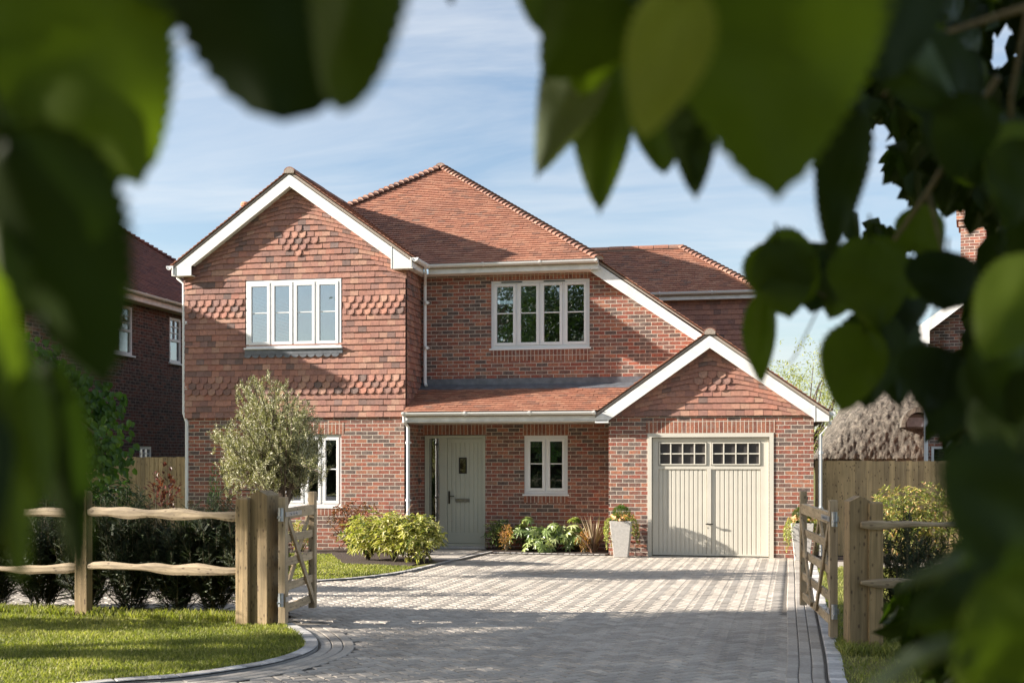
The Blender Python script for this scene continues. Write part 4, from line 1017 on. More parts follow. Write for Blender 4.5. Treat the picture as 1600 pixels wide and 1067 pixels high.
def rail_post(x, y_, h, label, w_=.13, ang=0, group='squared posts of the cleft rail fences'):
    k = w_/2; m = MB(); c, s_2 = math.cos(ang), math.sin(ang)
    rr = lambda p, z: (x+p[0]*c-p[1]*s_2, y_+p[0]*s_2+p[1]*c, z)
    sq = [(-k,-k*.8),(k,-k*.8),(k,k*.8),(-k,k*.8)]
    m.mesh([rr(p, 0) for p in sq]+[rr(p, h) for p in sq]+[rr((p[0]*.75, p[1]*.75), h+.018) for p in sq], [(0,1,5,4),(1,2,6,5),(2,3,7,6),(3,0,4,7),(4,5,9,8),(5,6,10,9),(6,7,11,10),(7,4,8,11),(8,9,10,11),(3,2,1,0)], .75)
    o = m.build('fence_post', M['wood_post'], None, bevel=.006, loc=(x, y_, 0)); return tag(o, label, 'fence post', group)
rail_post(-5.235, 11.74, 1.345, 'squared fence post holding the two cleft rails, tight against the left gate post', .15, R(-8))
rail_post(-7.28, 12.02, 1.40, 'squared fence post near the left edge, between two spans of cleft rails', .15)
rail_post(1.13, 11.28, 1.36, 'pale squared fence post tight against the right gate post, carrying two sawn rails', .13, R(10))
rail_post(3.3, 11.7, 1.36, 'squared fence post behind the dark foliage at lower right', .13)
rail_post(-9.4, 12.2, 1.40, 'squared fence post outside the left edge of the lawn', .15)
def cleft_rail(A, B, h, label, wob=.035, flat=False):
    A, B = Vector(A), Vector(B); n = 26; m = MB(); rings = []; sd = rnd.uniform(0, 90); d = (B-A).normalized(); s_2 = Vector((-d.y, d.x, 0))
    for i in range(n+1):
        q = i/n; c = A.lerp(B, q)
        e = min(1, min(q, 1-q)*9+.55); 
        up = (h/2)*(.82+.55*noise.noise((q*6, sd, 0)))*e; dn = (h/2)*(.82+.8*noise.noise((q*5, sd, 4)))*e
        zz = 0 if flat else wob*.6*noise.noise((q*2.0, sd, 9)); yy = .028*e
        rings.append([c+Vector((0,0,zz-dn))-s_2*yy*.7, c+Vector((0,0,zz-dn*.9))+s_2*yy, c+Vector((0,0,zz+up*.8))+s_2*yy*.8, c+Vector((0,0,zz+up))-s_2*yy*.2, c+Vector((0,0,zz+up*.45))-s_2*yy*1.15, c+Vector((0,0,zz-dn*.5))-s_2*yy*1.15])
    vs = [p for r_ in rings for p in r_]; k = 6
    fs = [(i*k+j, i*k+(j+1) % k, (i+1)*k+(j+1) % k, (i+1)*k+j) for i in range(n) for j in range(k)]+[tuple(range(k-1,-1,-1)), tuple(range(n*k, n*k+k))]
    m.mesh(vs, fs, rnd.uniform(.4, 1)); loc = tuple((A+B)/2)
    return tag(m.build('fence_rail', M['wood_rail'], None, smooth=False, bevel=.004, loc=(loc[0], loc[1], 0)), label, 'fence rail', 'cleft rails of the front fence')
def zat(py, px, P): r = ray(px, py); t = math.hypot(P[0], P[1])/math.hypot(r.x, r.y); return CH+r.z*t
cleft_rail((-7.26,12.0,zat(799,142,(-7.26,12.0))), (-5.25,11.72,zat(807,367,(-5.25,11.72))), .118, 'upper cleft rail of the left fence, bowed, above the dark hedge')
cleft_rail((-7.26,12.0,zat(884,142,(-7.26,12.0))), (-5.25,11.72,zat(891,367,(-5.25,11.72))), .118, 'lower cleft rail of the left fence, in front of the hedge stems')
cleft_rail((-9.3,12.18,zat(893,2,(-8.5,12.1))), (-7.3,12.02,zat(886,118,(-7.3,12.02))), .118, 'lower cleft rail left of the far fence post, running out of frame')
cleft_rail((-9.3,12.18,zat(803,2,(-8.5,12.1))), (-7.3,12.02,zat(799,118,(-7.3,12.02))), .11, 'upper cleft rail left of the far fence post, mostly behind a blurred leaf')
cleft_rail((1.00,11.20,zat(818,1335,(1.0,11.2))), (3.3,11.66,zat(822,1560,(3.3,11.66))), .095, 'upper rail of the right fence, running behind the foliage', flat=True)
cleft_rail((1.00,11.20,zat(909,1335,(1.0,11.2))), (3.3,11.66,zat(902,1560,(3.3,11.66))), .09, 'lower rail of the right fence, half hidden by dark yew and leaves', flat=True)

def gate(A, B, label, hinge_top, side):
    """five-bar timber gate from hanging stile A to closing stile B (ground points)"""
    r_ = empty('gate', A, label, 'gate', 'timber driveway gates standing open')
    A, B = Vector(A), Vector(B); d = (B-A); L = d.length; d.normalize(); s_2 = Vector((-d.y, d.x, 0))*side; Z = lambda z: Vector((0,0,z))
    mw = M['wood_gate']; zt, zb = 1.20, .20
    def board(name, p, q, w_, h, up=(0,0,1), m_=None, T=.6):
        m = MB(); m.bar(p, q, w_, h, up, T); return m.build(name, m_ or mw, r_, bevel=.004)
    board('stile', A+Z(.05), A+Z(1.37), .075, .11, d, T=.6)
    board('stile', B+Z(.08), B+Z(1.40), .075, .09, d, T=.5)
    zs = [.19, .42, .68, .93]
    for z in zs: board('rail', A+d*.04+Z(z), B-d*.035+Z(z), .03, .085, T=rnd.uniform(.5, .9), m_=M['wood_gate_rail'])
    top = board('top_rail', A+d*.04+Z(1.19), B-d*.035+Z(1.20), .06, .115, T=.9, m_=M['wood_gate_rail'])
    if L > 1.8:
        mid = A+d*(L*.5)
        board('brace', A+d*.08+s_2*.032+Z(.2), mid+s_2*.032+Z(1.13), .025, .075)
        board('brace', mid+d*.03+s_2*.032+Z(1.13), B-d*.1+s_2*.032+Z(.2), .025, .075)
        board('brace', A+d*.06-s_2*.032+Z(1.13), A+d*(L*.42)-s_2*.032+Z(.2), .025, .075)
        board('brace', B-d*.1-s_2*.032+Z(1.10), A+d*(L*.58)-s_2*.032+Z(.2), .025, .075)
    else:
        board('brace', A+d*.07+s_2*.032+Z(1.13), B-d*.05+s_2*.032+Z(.16), .025, .075)
        board('brace', A+d*.05-s_2*.032+Z(.22), B-d*.06-s_2*.032+Z(1.13), .025, .075)
    for z in (1.19, .30):
        m = MB(); ln = .5 if z > 1 else .16
        for sg in (-1, 1): m.bar(A-d*.05+s_2*.042*sg+Z(z), A+d*ln+s_2*.042*sg+Z(z), .008, .05)
        m.tube([A-d*.085+Z(z-.07), A-d*.085+Z(z+.07)], .028, 12); m.bar(A-d*.17+Z(z-.025), A-d*.07+Z(z-.025), .03, .02)
        for q in (.12, .22, .32):
            if q < ln: 
                for sg in (-1, 1): m.tube([A+d*q+s_2*.044*sg+Z(z), A+d*q+s_2*.054*sg+Z(z)], .011, 8)
        m.build('hinge', M['steel'], r_)
    m = MB(); q = B+s_2*.042*(1 if L > 1.8 else -1)+Z(1.31); m.tube([q-s_2*.004, q+s_2*.006*(1 if L > 1.8 else -1)], .032, 16); m.build('latch_ring', M['dark_metal'], r_)
    return r_
gate((-4.80,11.74,0), (-4.88,12.80,0), 'narrow timber gate with one crossed brace, standing open on the left of the drive', 0, -1)
gate((.80,11.86,0), (.62,14.15,0), 'wide five-bar timber gate standing open on the right of the drive', 0, -1)

# ------------------------------------------------------------------ vegetation
def leafq(m, p, d, up, L, W, T, fold=.25, droop=.2, simple=False):
    d = d.normalized(); s_2 = d.cross(up)
    if s_2.length < 1e-3: s_2 = d.orthogonal()
    s_2.normalize(); u = s_2.cross(d)
    k = len(m.v)
    if simple:
        pts = [p, p+d*L*.5+s_2*W/2+u*fold*W*.4, p+d*L-u*droop*L*.5, p+d*L*.5-s_2*W/2+u*fold*W*.4]
        m.v += [tuple(q) for q in pts]; m.f += [(k, k+1, k+2, k+3)]; m.t.append(T); m.m.append(0); return
    pts = [p, p+d*L*.3+s_2*W*.42+u*fold*W, p+d*L*.68+s_2*W*.36+u*(fold*W-droop*L*.35), p+d*L-u*droop*L, p+d*L*.68-s_2*W*.36+u*(fold*W-droop*L*.35), p+d*L*.3-s_2*W*.42+u*fold*W, p+d*L*.32, p+d*L*.68-u*droop*L*.4]
    m.v += [tuple(q) for q in pts]
    m.f += [(k, k+1, k+6), (k+1, k+2, k+7, k+6), (k+2, k+3, k+7), (k, k+6, k+5), (k+6, k+7, k+4, k+5), (k+7, k+3, k+4)]; m.t += [T]*6; m.m += [0]*6
def rv(): 
    while True:
        v = Vector((rnd.uniform(-1,1), rnd.uniform(-1,1), rnd.uniform(-1,1)))
        if .05 < v.length < 1: return v.normalized()
def shrub(name, label, cat, base, rx, ry, h, n, L, W, mat, tmean=.5, tsd=.25, stems=9, upward=.5, group=None, whorl=1, z0=.12, simple=False, shape=None, droop=.2, bare=.0):
    base = Vector(base); r_ = empty(name, base, label, cat, group); st = MB(); fo = MB()
    tips = []
    for i in range(stems):
        a = rnd.uniform(0, 6.28); rr = math.sqrt(rnd.random()); q = rnd.uniform(.55, 1)
        end = base+Vector((math.cos(a)*rx*rr, math.sin(a)*ry*rr, h*q*(1-.35*rr*rr)))
        mid = base.lerp(end, .5)+rv()*.04*h+Vector((0,0,.05*h))
        st.tube([base+rv()*.02, mid, end], [.012*h+.003, .008*h+.002, .003], 5); tips.append((base, mid, end))
    cl = []
    for i in range(n//whorl):
        if shape: p = shape()
        else:
            v = rv(); q = rnd.random()**.42; z = v.z*q
            lump = 1+.28*noise.noise((v.x*2.4+base.x, v.y*2.4+base.y, v.z*2.4))
            p = Vector((v.x*q*rx*lump, v.y*q*ry*lump, h*(z0+(1-z0)*(z*lump*.5+.5))))
        c = base+p; out = Vector((p.x/rx, p.y/ry, (p.z-h*.45)/h*1.2)); out = out.normalized() if out.length > 1e-3 else Vector((0,0,1))
        dirc = (out*(1-upward)+Vector((0,0,1))*upward+rv()*.45).normalized()
        lightb = .12*noise.noise((c.x*5, c.y*5, c.z*5))*2
        for k in range(whorl):
            if whorl > 1:
                a = k*2.4+i; o1 = dirc.orthogonal().normalized(); o2 = dirc.cross(o1); dd = (dirc*.55+o1*math.cos(a)+o2*math.sin(a))
            else: dd = dirc+rv()*.3
            T = min(1, max(0, rnd.gauss(tmean, tsd)+lightb))
            leafq(fo, c, dd, Vector((0,0,1))+rv()*.2, L*rnd.uniform(.65, 1.15), W*rnd.uniform(.7, 1.1), T, droop=droop, simple=simple)
    st.build('stem', M['twig'], r_); fo.build('foliage', mat, r_); return r_

# olive tree
ob = Vector((-7.02, 16.9, 0)); ol = empty('olive_tree', ob, 'bushy silver-green olive tree on the lawn in front of the tile-hung bay', 'tree')
def opx(px, py, dy=0): return onY(px, py, 16.9+dy)
tr = MB(); tp = [ob, opx(436,845), opx(444,800), opx(452,765), opx(440,720)]
tr.tube(tp, [.06,.05,.045,.04,.025], 10); limbs = []
ends = [(400,600),(352,700),(360,735),(372,660),(400,640),(425,650),(450,640),(480,655),(492,690),(470,720),(410,700),(395,740),(350,758),(455,690),(476,668),(437,610),(385,625),(488,740),(345,690)]
for ex, ey in ends:
    for rep in range(4):
        e = opx(ex+rnd.uniform(-14,14), ey+rnd.uniform(-6,6), rnd.uniform(-.75, .75)); s0 = tp[rnd.choice([2,3,3,4])]
        mid = s0.lerp(e, .5)+rv()*.08; tr.tube([s0, mid, e], [.02,.012,.005], 5); limbs.append((s0, mid, e))
tr.build('trunk', M['bark'], ol)
fo = MB()
for (s0, mid, e) in limbs:
    for k in range(20):
        q = rnd.uniform(.3, 1.0); b0 = mid.lerp(e, (q-.5)*2) if q > .5 else s0.lerp(mid, q*2)
        b0 = b0+rv()*rnd.uniform(0, .22); dr = (Vector((rnd.gauss(0,.45), rnd.gauss(0,.45), rnd.uniform(.3,1.2)))).normalized(); ln = rnd.uniform(.12, .34)
        nl = int(ln/.0115)
        for j in range(nl):
            p = b0+dr*ln*j/nl; o1 = dr.orthogonal(); o1.rotate(Matrix.Rotation(j*1.9, 3, dr)); dd = dr*.8+o1.normalized()*.75
            leafq(fo, p, dd, rv(), rnd.uniform(.04,.07), .017, min(1, max(0, rnd.gauss(.5, .28))), simple=True)
fo.build('crown', M['olive'], ol)

# young yew hedge behind the left fence
def yew(x, y_, h, wd, label, group='young yew plants of the hedge', n=30, sp=1.0, T0=.35):
    base = Vector((x, y_, 0)); r_ = empty('yew_shrub', base, label, 'shrub', group); st = MB(); fo = MB()
    for i in range(n):
        a = rnd.uniform(0, 6.28); rr = rnd.random()**.6; hh = h*rnd.uniform(.55, 1)*(1-.15*rr); z1 = rnd.uniform(.0, .78)*hh
        s0 = base+Vector((math.cos(a)*wd*rr*.3, math.sin(a)*wd*rr*.3, z1)); e = base+Vector((math.cos(a)*wd*rr, math.sin(a)*wd*rr, z1+(hh-z1)*rnd.uniform(.5, 1))); pts = []
        for k in range(6):
            q = k/5; p = s0.lerp(e, q); p += Vector((math.cos(a), math.sin(a), 0))*wd*.3*math.sin(q*math.pi*.8)*rr; pts.append(p)
        st.tube(pts, [.007,.006,.005,.004,.003,.002], 4)
        L = sum((pts[k+1]-pts[k]).length for k in range(5)); nb_ = int(L/.035)
        for j in range(nb_):
            q = j/nb_*5; k = min(4, int(q)); p = pts[k].lerp(pts[k+1], q-k); dr = (pts[k+1]-pts[k]).normalized(); o1 = dr.orthogonal().normalized(); o1.rotate(Matrix.Rotation(rnd.uniform(0, 6.28), 3, dr))
            bd = (o1+dr*.9).normalized(); bl = rnd.uniform(.07, .17)*(1.1-.5*q/5); nn = int(bl/.014)
            for t in range(nn):
                for sg in (-1, 1):
                    pp_ = p+bd*bl*t/nn; sd = bd.cross(dr).normalized()*sg
                    leafq(fo, pp_, sd*.8+bd*.7, dr, .036*rnd.uniform(.8,1.2), .013, min(1, max(0, rnd.gauss(T0, .22))), simple=True)
    st.build('stem', M['twig'], r_); fo.build('foliage', M['yew'], r_); return r_
hx = [(-5.45,12.5,1.28),(-5.95,12.55,1.38),(-6.45,12.6,1.2),(-7.0,12.55,1.5),(-7.6,12.6,1.35),(-8.2,12.65,1.3),(-8.8,12.6,1.35)]
lab = ['dense yew plant of the hedge next to the left gate post', 'yew plant of the hedge with a thin upright leader, second from the gate post', 'lower yew plant in the middle of the span between two fence posts',
       'tallest yew plant, just right of the far fence post', 'yew plant just left of the far fence post', 'yew plant near the left edge, behind a blurred leaf', 'yew plant at the left edge of the hedge']
for (x, y_, h), l in zip(hx, lab): yew(x, y_, h*1.12, .40, l, n=150, T0=.5)
yew(1.52, 12.1, 1.45, .42, 'spreading dark yew bush behind the right fence rails', 'yew bushes by the right fence', n=70, T0=.5)
yew(2.9, 12.3, 1.2, .4, 'dark yew bush at the right, mostly behind the blurred foliage', 'yew bushes by the right fence', n=34)
shrub('evergreen_shrub', 'evergreen bush added outside the left edge to shade the lawn', 'shrub', (-10.0,10.5,0), .8, .55, 1.9, 2600, .1, .05, M['leaf_dark'], .4, .2, whorl=3, z0=.0)  # unseen bush, put in to cast a shadow streak on the lawn
# bed plants behind the hedge, against the fence
def at(px, py): return onZ(px, py)
def blades(name, label, base, n, L, W, mat, spread=.8, cat='plant', group=None, T0=.5, z0=0):
    base = Vector(base); r_ = empty(name, base, label, cat, group); m = MB()
    for i in range(n):
        a = rnd.uniform(0, 6.28); ln = L*rnd.uniform(.55, 1.05); out = Vector((math.cos(a), math.sin(a), 0)); lean = rnd.uniform(.1, spread); T = min(1, max(0, rnd.gauss(T0, .25))); sd = Vector((-out.y, out.x, 0)); prev = None; K = 7
        b0 = base+out*rnd.uniform(0, .06); w_ = W*rnd.uniform(.7, 1.2); twist = rnd.uniform(-.5, .5)
        for k in range(K+1):
            q = k/K; p = b0+out*ln*lean*(q**1.4)+Vector((0,0,ln*(q*(1.08-.22*lean)-.38*lean*q**2.6)))
            ww = w_*(math.sin(min(1, q*1.2+.25)*math.pi)**.6 if q < .98 else .08)*(1-q*.45)
            sdd = (sd*math.cos(twist*q*2)+out.cross(sd)*math.sin(twist*q*2))
            cur = (p-sdd*ww/2, p+Vector((0,0,-.12*ww)), p+sdd*ww/2)
            if prev: m.mesh([prev[0], prev[1], prev[2], cur[2], cur[1], cur[0]], [(0,1,4,5),(1,2,3,4)], T)
            prev = cur
    m.build('foliage', mat, r_); return r_
shrub('evergreen_shrub', 'dark leafy shrub rising above the hedge, left of the grass tussocks', 'shrub', (-8.6,14.6,0), .6, .4, 1.62, 3200, .09, .035, M['leaf_dark'], .25, .2, whorl=4, z0=.3)
shrub('evergreen_shrub', 'low dark shrub above the hedge beside the far fence post', 'shrub', (-9.7,14.7,0), .5, .4, 1.5, 2200, .09, .035, M['leaf_dark'], .3, .25, whorl=4, z0=.3)
blades('grass_tussock', 'arching dark grass tussock above the upper rail, left of the red-leaved shrub', (-8.15,14.6,0), 60, 1.55, .02, M['leaf_bronze'], .5, T0=.25)
blades('grass_tussock', 'fine grass tussock above the upper rail, under the red-leaved shrub', (-7.55,14.6,0), 50, 1.35, .015, M['leaf_bronze'], .45, T0=.2)
shrub('red_shrub', 'thin shrub with dark red leaves rising above the upper fence rail', 'shrub', (-7.45,14.2,0), .22, .2, 1.66, 130, .075, .05, M['leaf_maroon'], .4, .2, stems=8, z0=.62)
shrub('upright_shrub', 'thin upright green shoot in front of the bay corner, above the upper rail', 'shrub', (-6.75,14.2,0), .10, .1, 1.72, 420, .05, .018, M['leaf_dark'], .3, .2, stems=4, z0=.3)
# bed in front of the bay
shrub('yellow_shrub', 'small round yellow-green shrub under the bay window, right of the narrow gate', 'shrub', (-8.35,21.3,0), .30, .28, .62, 520, .08, .03, M['leaf_yellow'], .55, .25, whorl=4)
shrub('photinia_shrub', 'bronze and red leaved shrub against the brick of the bay', 'shrub', (-7.35,21.4,0), .55, .35, 1.02, 800, .085, .04, M['leaf_red'], .5, .3, stems=18, whorl=3)
blades('phormium', 'bronze sword-leaved plant behind the spotted shrubs, left of the door', (-6.5,21.0,0), 56, 1.6, .05, M['leaf_bronze'], .95, T0=.45)
pb = at(590,876); shrub('spotted_laurel', 'leftmost yellow-spotted laurel bush on the lawn edge', 'shrub', (-6.50,19.70,.0), .44, .38, .84, 1100, .12, .05, M['leaf_yellow'], .5, .28, stems=14, whorl=5, upward=.55, droop=.35, group='yellow-spotted laurels')
shrub('spotted_laurel', 'middle yellow-spotted laurel bush, with pale leaves facing the drive', 'shrub', (-5.95,19.45,0), .38, .36, .86, 1000, .125, .05, M['leaf_yellow'], .58, .28, stems=14, whorl=5, upward=.55, droop=.35, group='yellow-spotted laurels')
shrub('spotted_laurel', 'rightmost and broadest yellow-spotted laurel bush, in front of the door', 'shrub', (-5.50,19.35,0), .47, .38, .84, 1200, .125, .05, M['leaf_yellow'], .5, .28, stems=14, whorl=5, upward=.55, droop=.35, group='yellow-spotted laurels')
# bed between door and garage
shrub('green_shrub', 'small dark green shrub with a yellow tip, right beside the front door', 'shrub', (-4.75,22.5,0), .30, .25, .62, 520, .09, .035, M['leaf_fatsia'], .3, .28, whorl=4, stems=10)
shrub('nandina', 'small upright shrub with reddish-orange tips in front of the dark green shrub', 'shrub', (-4.55,22.2,0), .16, .15, .52, 330, .06, .02, M['leaf_orange'], .45, .3, stems=10)
def fatsia(base, rad, h, n, label):
    base = Vector(base); r_ = empty('fatsia', base, label, 'shrub', 'fatsia plants in the bed under the window'); st = MB(); fo = MB()
    for i in range(n):
        a = rnd.uniform(0, 6.28); rr = math.sqrt(rnd.random())*rad; z = h*rnd.uniform(.35, 1)*(1-.4*(rr/rad)**2); c = base+Vector((math.cos(a)*rr, math.sin(a)*rr*.75, z))
        st.tube([base, base.lerp(c, .5)+Vector((0,0,.06)), c], [.01,.006,.003], 5)
        out = (Vector((math.cos(a)*rr/rad, math.sin(a)*rr/rad, .75))+rv()*.35).normalized(); o1 = out.orthogonal().normalized(); o2 = out.cross(o1); T = min(1, max(0, rnd.gauss(.5, .25)))
        az = math.atan2(o1.dot(Vector((0,0,-1))), 1); S = rnd.uniform(.13, .19)
        for k in range(8):
            an = -2.3+k*4.6/7; dd = o1*math.cos(an)+o2*math.sin(an); leafq(fo, c, dd-out*.12, out, S*(1-.25*abs(k-3.5)/3.5), .055, min(1, max(0, T+rnd.uniform(-.08,.08))), fold=.18, droop=.22)
    st.build('stem', M['twig'], r_); fo.build('foliage', M['leaf_fatsia'], r_)
fatsia((-4.15,22.4,0), .40, .66, 46, 'left fatsia clump with light palmate leaves below the small window')
fatsia((-3.65,22.35,0), .38, .62, 44, 'middle fatsia clump directly below the small window')
fatsia((-3.25,22.45,0), .36, .66, 40, 'right fatsia clump next to the bronze sword-leaved plant')
fatsia((-3.9,22.12,0), .30, .30, 26, 'low fatsia clump at the front edge of the bed')
shrub('orange_shrub', 'small orange-tinted shrub at the front right of the bed', 'shrub', (-3.02,22.15,0), .18, .15, .42, 330, .06, .025, M['leaf_orange'], .4, .3, stems=10)
blades('phormium', 'bronze sword-leaved plant left of the tall planter', (-2.86,22.15,0), 64, 1.15, .045, M['leaf_bronze'], .9, T0=.6)

def planter(x, y_, label_p, sfx):
    r_ = empty('tall_planter', (x, y_, 0), label_p, 'planter', 'tall tapering planters by the garage')
    m = MB(); k0, k1, h = .125, .195, .66
    sq = lambda k, z: [(x-k,y_-k,z),(x+k,y_-k,z),(x+k,y_+k,z),(x-k,y_+k,z)]
    m.prism(sq(k0, .002), sq(k1, h)); m.build('pot', M['stone'], r_, bevel=.008)
    m = MB(); m.prism(sq(k1-.03, h-.01), sq(k1-.03, h+.005)); m.build('compost', M['soil'], r_)
    b0 = Vector((x, y_+.02, h))
    def ball():
        v = rv(); return Vector((v.x*.16, v.y*.16, .13+v.z*.15))*rnd.uniform(.82, 1.02)
    shrub('box_ball', 'clipped box ball in the %s planter' % sfx, 'topiary', b0, .16, .16, .3, 2600, .028, .016, M['leaf_box'], .5, .3, stems=6, shape=ball, upward=.1, simple=True, group='clipped box balls in the planters')
    f = empty('bedding_flowers', Vector((x, y_, h)), 'orange bedding flowers round the box ball in the %s planter' % sfx, 'flowers', 'orange flowers in the planters'); m = MB(); lf_ = MB()
    for i in range(46):
        a = rnd.uniform(0, 6.28); rr = rnd.uniform(.13, .25); c = Vector((x+math.cos(a)*rr, y_+math.sin(a)*rr, h+rnd.uniform(-.02, .13)*(1.3-rr*2.5)+.02)); nrm = (Vector((math.cos(a), math.sin(a), .8))+rv()*.4).normalized(); o1 = nrm.orthogonal().normalized(); o2 = nrm.cross(o1)
        for k in range(5): leafq(m, c, o1*math.cos(k*1.257)+o2*math.sin(k*1.257)+nrm*.25, nrm, .030, .03, rnd.random(), simple=True)
        for k in range(5): leafq(lf_, c-nrm*.03+rv()*.02, rv()+nrm*.3, Vector((0,0,1)), .045, .02, rnd.random())
    m.build('blossom', M['petal'], f); lf_.build('foliage', M['leaf_ivy'], f)
    iv = empty('trailing_ivy', Vector((x, y_, h)), 'yellow-green trailing ivy hanging over the %s planter' % sfx, 'trailing plant', 'trailing ivy on the planters'); m = MB(); st = MB()
    for i in range(26):
        side = rnd.choice([-1, 1]); a = (0 if side > 0 else math.pi)+rnd.gauss(0, .55); 
        top = Vector((x+math.cos(a)*.2, y_+math.sin(a)*.2, h+.02)); ln = rnd.uniform(.2, .62); pts = []
        for k in range(8):
            q = k/7; pts.append(top+Vector((math.cos(a)*.09*min(1, q*3), math.sin(a)*.07*min(1, q*3), .03*math.sin(min(1,q*3)*3.1)-ln*max(0, q-.1)))+rv()*.012)
        st.tube(pts, .002, 4)
        for j in range(int(ln/.014)):
            q = j/int(ln/.014)*7; k = min(6, int(q)); p = pts[k].lerp(pts[k+1], q-k); leafq(m, p+rv()*.02, rv()+Vector((math.cos(a),math.sin(a)-.3,-.2)), Vector((0,0,1)), .036, .028, min(1, max(0, rnd.gauss(.5,.28))))
    st.build('stem', M['twig'], iv); m.build('foliage', M['leaf_ivy'], iv)
planter(-2.28, 21.58, 'tall pale planter left of the garage door', 'left')
planter(.92, 21.50, 'tall pale planter right of the garage door, partly behind the gate', 'right')

# shrubs at the right boundary and beyond
shrub('photinia_shrub', 'sunlit shrub with orange-pink young leaves against the right board fence', 'shrub', (2.55,20.0,0), .75, .5, 1.42, 3600, .08, .035, M['leaf_mixed'], .5, .3, stems=16, whorl=3)
shrub('yellow_shrub', 'pale yellow-green shrub right of the orange-pink one by the board fence', 'shrub', (3.5,19.9,0), .8, .5, 1.40, 1900, .07, .03, M['leaf_pale'], .5, .3, stems=16, whorl=3)
shrub('evergreen_shrub', 'broad green shrub behind the right fence, hidden by blurred leaves', 'shrub', (4.4,17.5,0), .8, .6, 1.3, 1500, .08, .035, M['leaf_dark'], .5, .3, stems=16, whorl=3)

def tree(name, base, label, th, crown_c, crown_r, n, L, W, mat, T0=.5, trunk_r=.14, nb_=26, group=None, clip=None, lump=.35, simple=True, hollow=.35, extra=None, nscale=1.2, gap=-.06):
    base = Vector(base); r_ = empty(name, base, label, 'tree', group); tr = MB(); cc = Vector(crown_c); rr = Vector(crown_r)
    tr.tube([base, base.lerp(cc, .4)+rv()*.1, cc], [trunk_r, trunk_r*.75, trunk_r*.35], 10)
    tips = []
    for i in range(nb_):
        v = rv(); q = rnd.uniform(.6, .95); e = cc+Vector((v.x*rr.x, v.y*rr.y, v.z*rr.z))*q
        if clip and not clip(e): continue
        s0 = base.lerp(cc, rnd.uniform(.45, 1)); mid = s0.lerp(e, .55)+rv()*.2; tr.tube([s0, mid, e], [trunk_r*.3, trunk_r*.16, .012], 6); tips.append(e)
    for e in (extra or []):
        e = Vector(e); s0 = base.lerp(cc, .7); mid = s0.lerp(e, .5)+Vector((0,0,.3)); tr.tube([s0, mid, e], [trunk_r*.3, trunk_r*.14, .008], 6)
    tr.build('trunk', M['bark'], r_); fo = MB(); c = 0; tries = 0
    while c < n and tries < n*12:
        tries += 1; v = rv(); q = hollow+(1-hollow)*rnd.random()**.6; lm = 1+lump*noise.noise(v*2.1+cc)
        p = cc+Vector((v.x*rr.x, v.y*rr.y, v.z*rr.z))*q*lm
        if noise.noise(p*nscale+cc) < gap: continue
        if clip and not clip(p): continue
        c += 1; d = (v*.5+rv()+Vector((0,0,-.35))).normalized()
        leafq(fo, p, d, Vector((0,0,1))+rv()*.5, L*rnd.uniform(.6, 1.2), W*rnd.uniform(.7, 1.1), min(1, max(0, rnd.gauss(T0, .22))), simple=simple)
    if extra:
        for e in extra:
            e = Vector(e)
            for k in range(80):
                p = e+rv()*rnd.uniform(0, .27); leafq(fo, p, rv()*.5+Vector((.2,0,-.8)), Vector((.3,-.8,.4))+rv()*.4, .95*L*rnd.uniform(.7, 1.2), W*rnd.uniform(.8, 1.1), min(1, max(0, rnd.gauss(T0, .22))), simple=False)
    fo.build('crown', mat, r_); return r_
def left_ok(p):
    px, py = proj(p); return px < 14 or p[1] < .3
ext = [onY(px, py, 10.2+rnd.uniform(-.2,.2)) for px, py in [(60,560),(85,575),(110,600),(95,640),(130,620),(150,625),(165,645),(120,665),(140,690),(165,690),(150,715),(172,715),(105,615),(60,600),(70,640),(135,650)]]
tree('lime_tree', (-8.9,8.6,0), 'lime tree at the left edge, one leafy bough hanging before the shaded house', 5, (-9.2,9.0,5.9), (2.9,3.3,2.7), 11000, .085, .075, M['leaf_lime'], .45, .16, 40, clip=left_ok, extra=ext)
tree('shade_tree', (-6.6,-.9,0), 'tree standing left of the viewpoint, shading the branches in front', 5, (-4.6,.6,6.6), (5.2,4.2,2.9), 24000, .18, .15, M['leaf_shade'], .4, .16, 26, group='roadside trees out of view', gap=-.35)  # unseen crown, spread wide to darken the near drive and boughs
tree('shade_tree', (-22,5.7,0), 'roadside tree to the left, out of view, that throws shade over the drive', 5, (-22,5.6,10.6), (3.2,3.9,3.5), 30000, .20, .17, M['leaf_shade'], .4, .2, 26, group='roadside trees out of view', gap=-.3)
# trees behind the viewpoint, seen only in the window panes
t0 = tree('street_tree', (-13,-21,0), 'roadside tree behind the viewpoint, mirrored in the window panes', 6, (-13,-21,7.5), (4.2,3.5,5.6), 12000, .30, .20, M['yew'], .75, .25, 26, group='trees mirrored in the window panes')
for (x, y_, s2, l) in [(-20.2,-21,.85,0),(-6,-23,1.0,0),(1,-21,.85,0),(8,-23,1.05,0)]:
    c = copy_tree(t0); c['label'] = {-20.2:'roadside tree behind the viewpoint, mirrored in the right-hand pane of the bay window', -6:'tall roadside tree directly behind the viewpoint, mirrored in the panes', 1:'small roadside tree behind the viewpoint, opposite the garage', 8:'roadside tree behind the viewpoint, far right of the drive'}[x]; c.location = (x, y_, 0); c.scale = (s2, s2, s2); c.rotation_euler.z = x
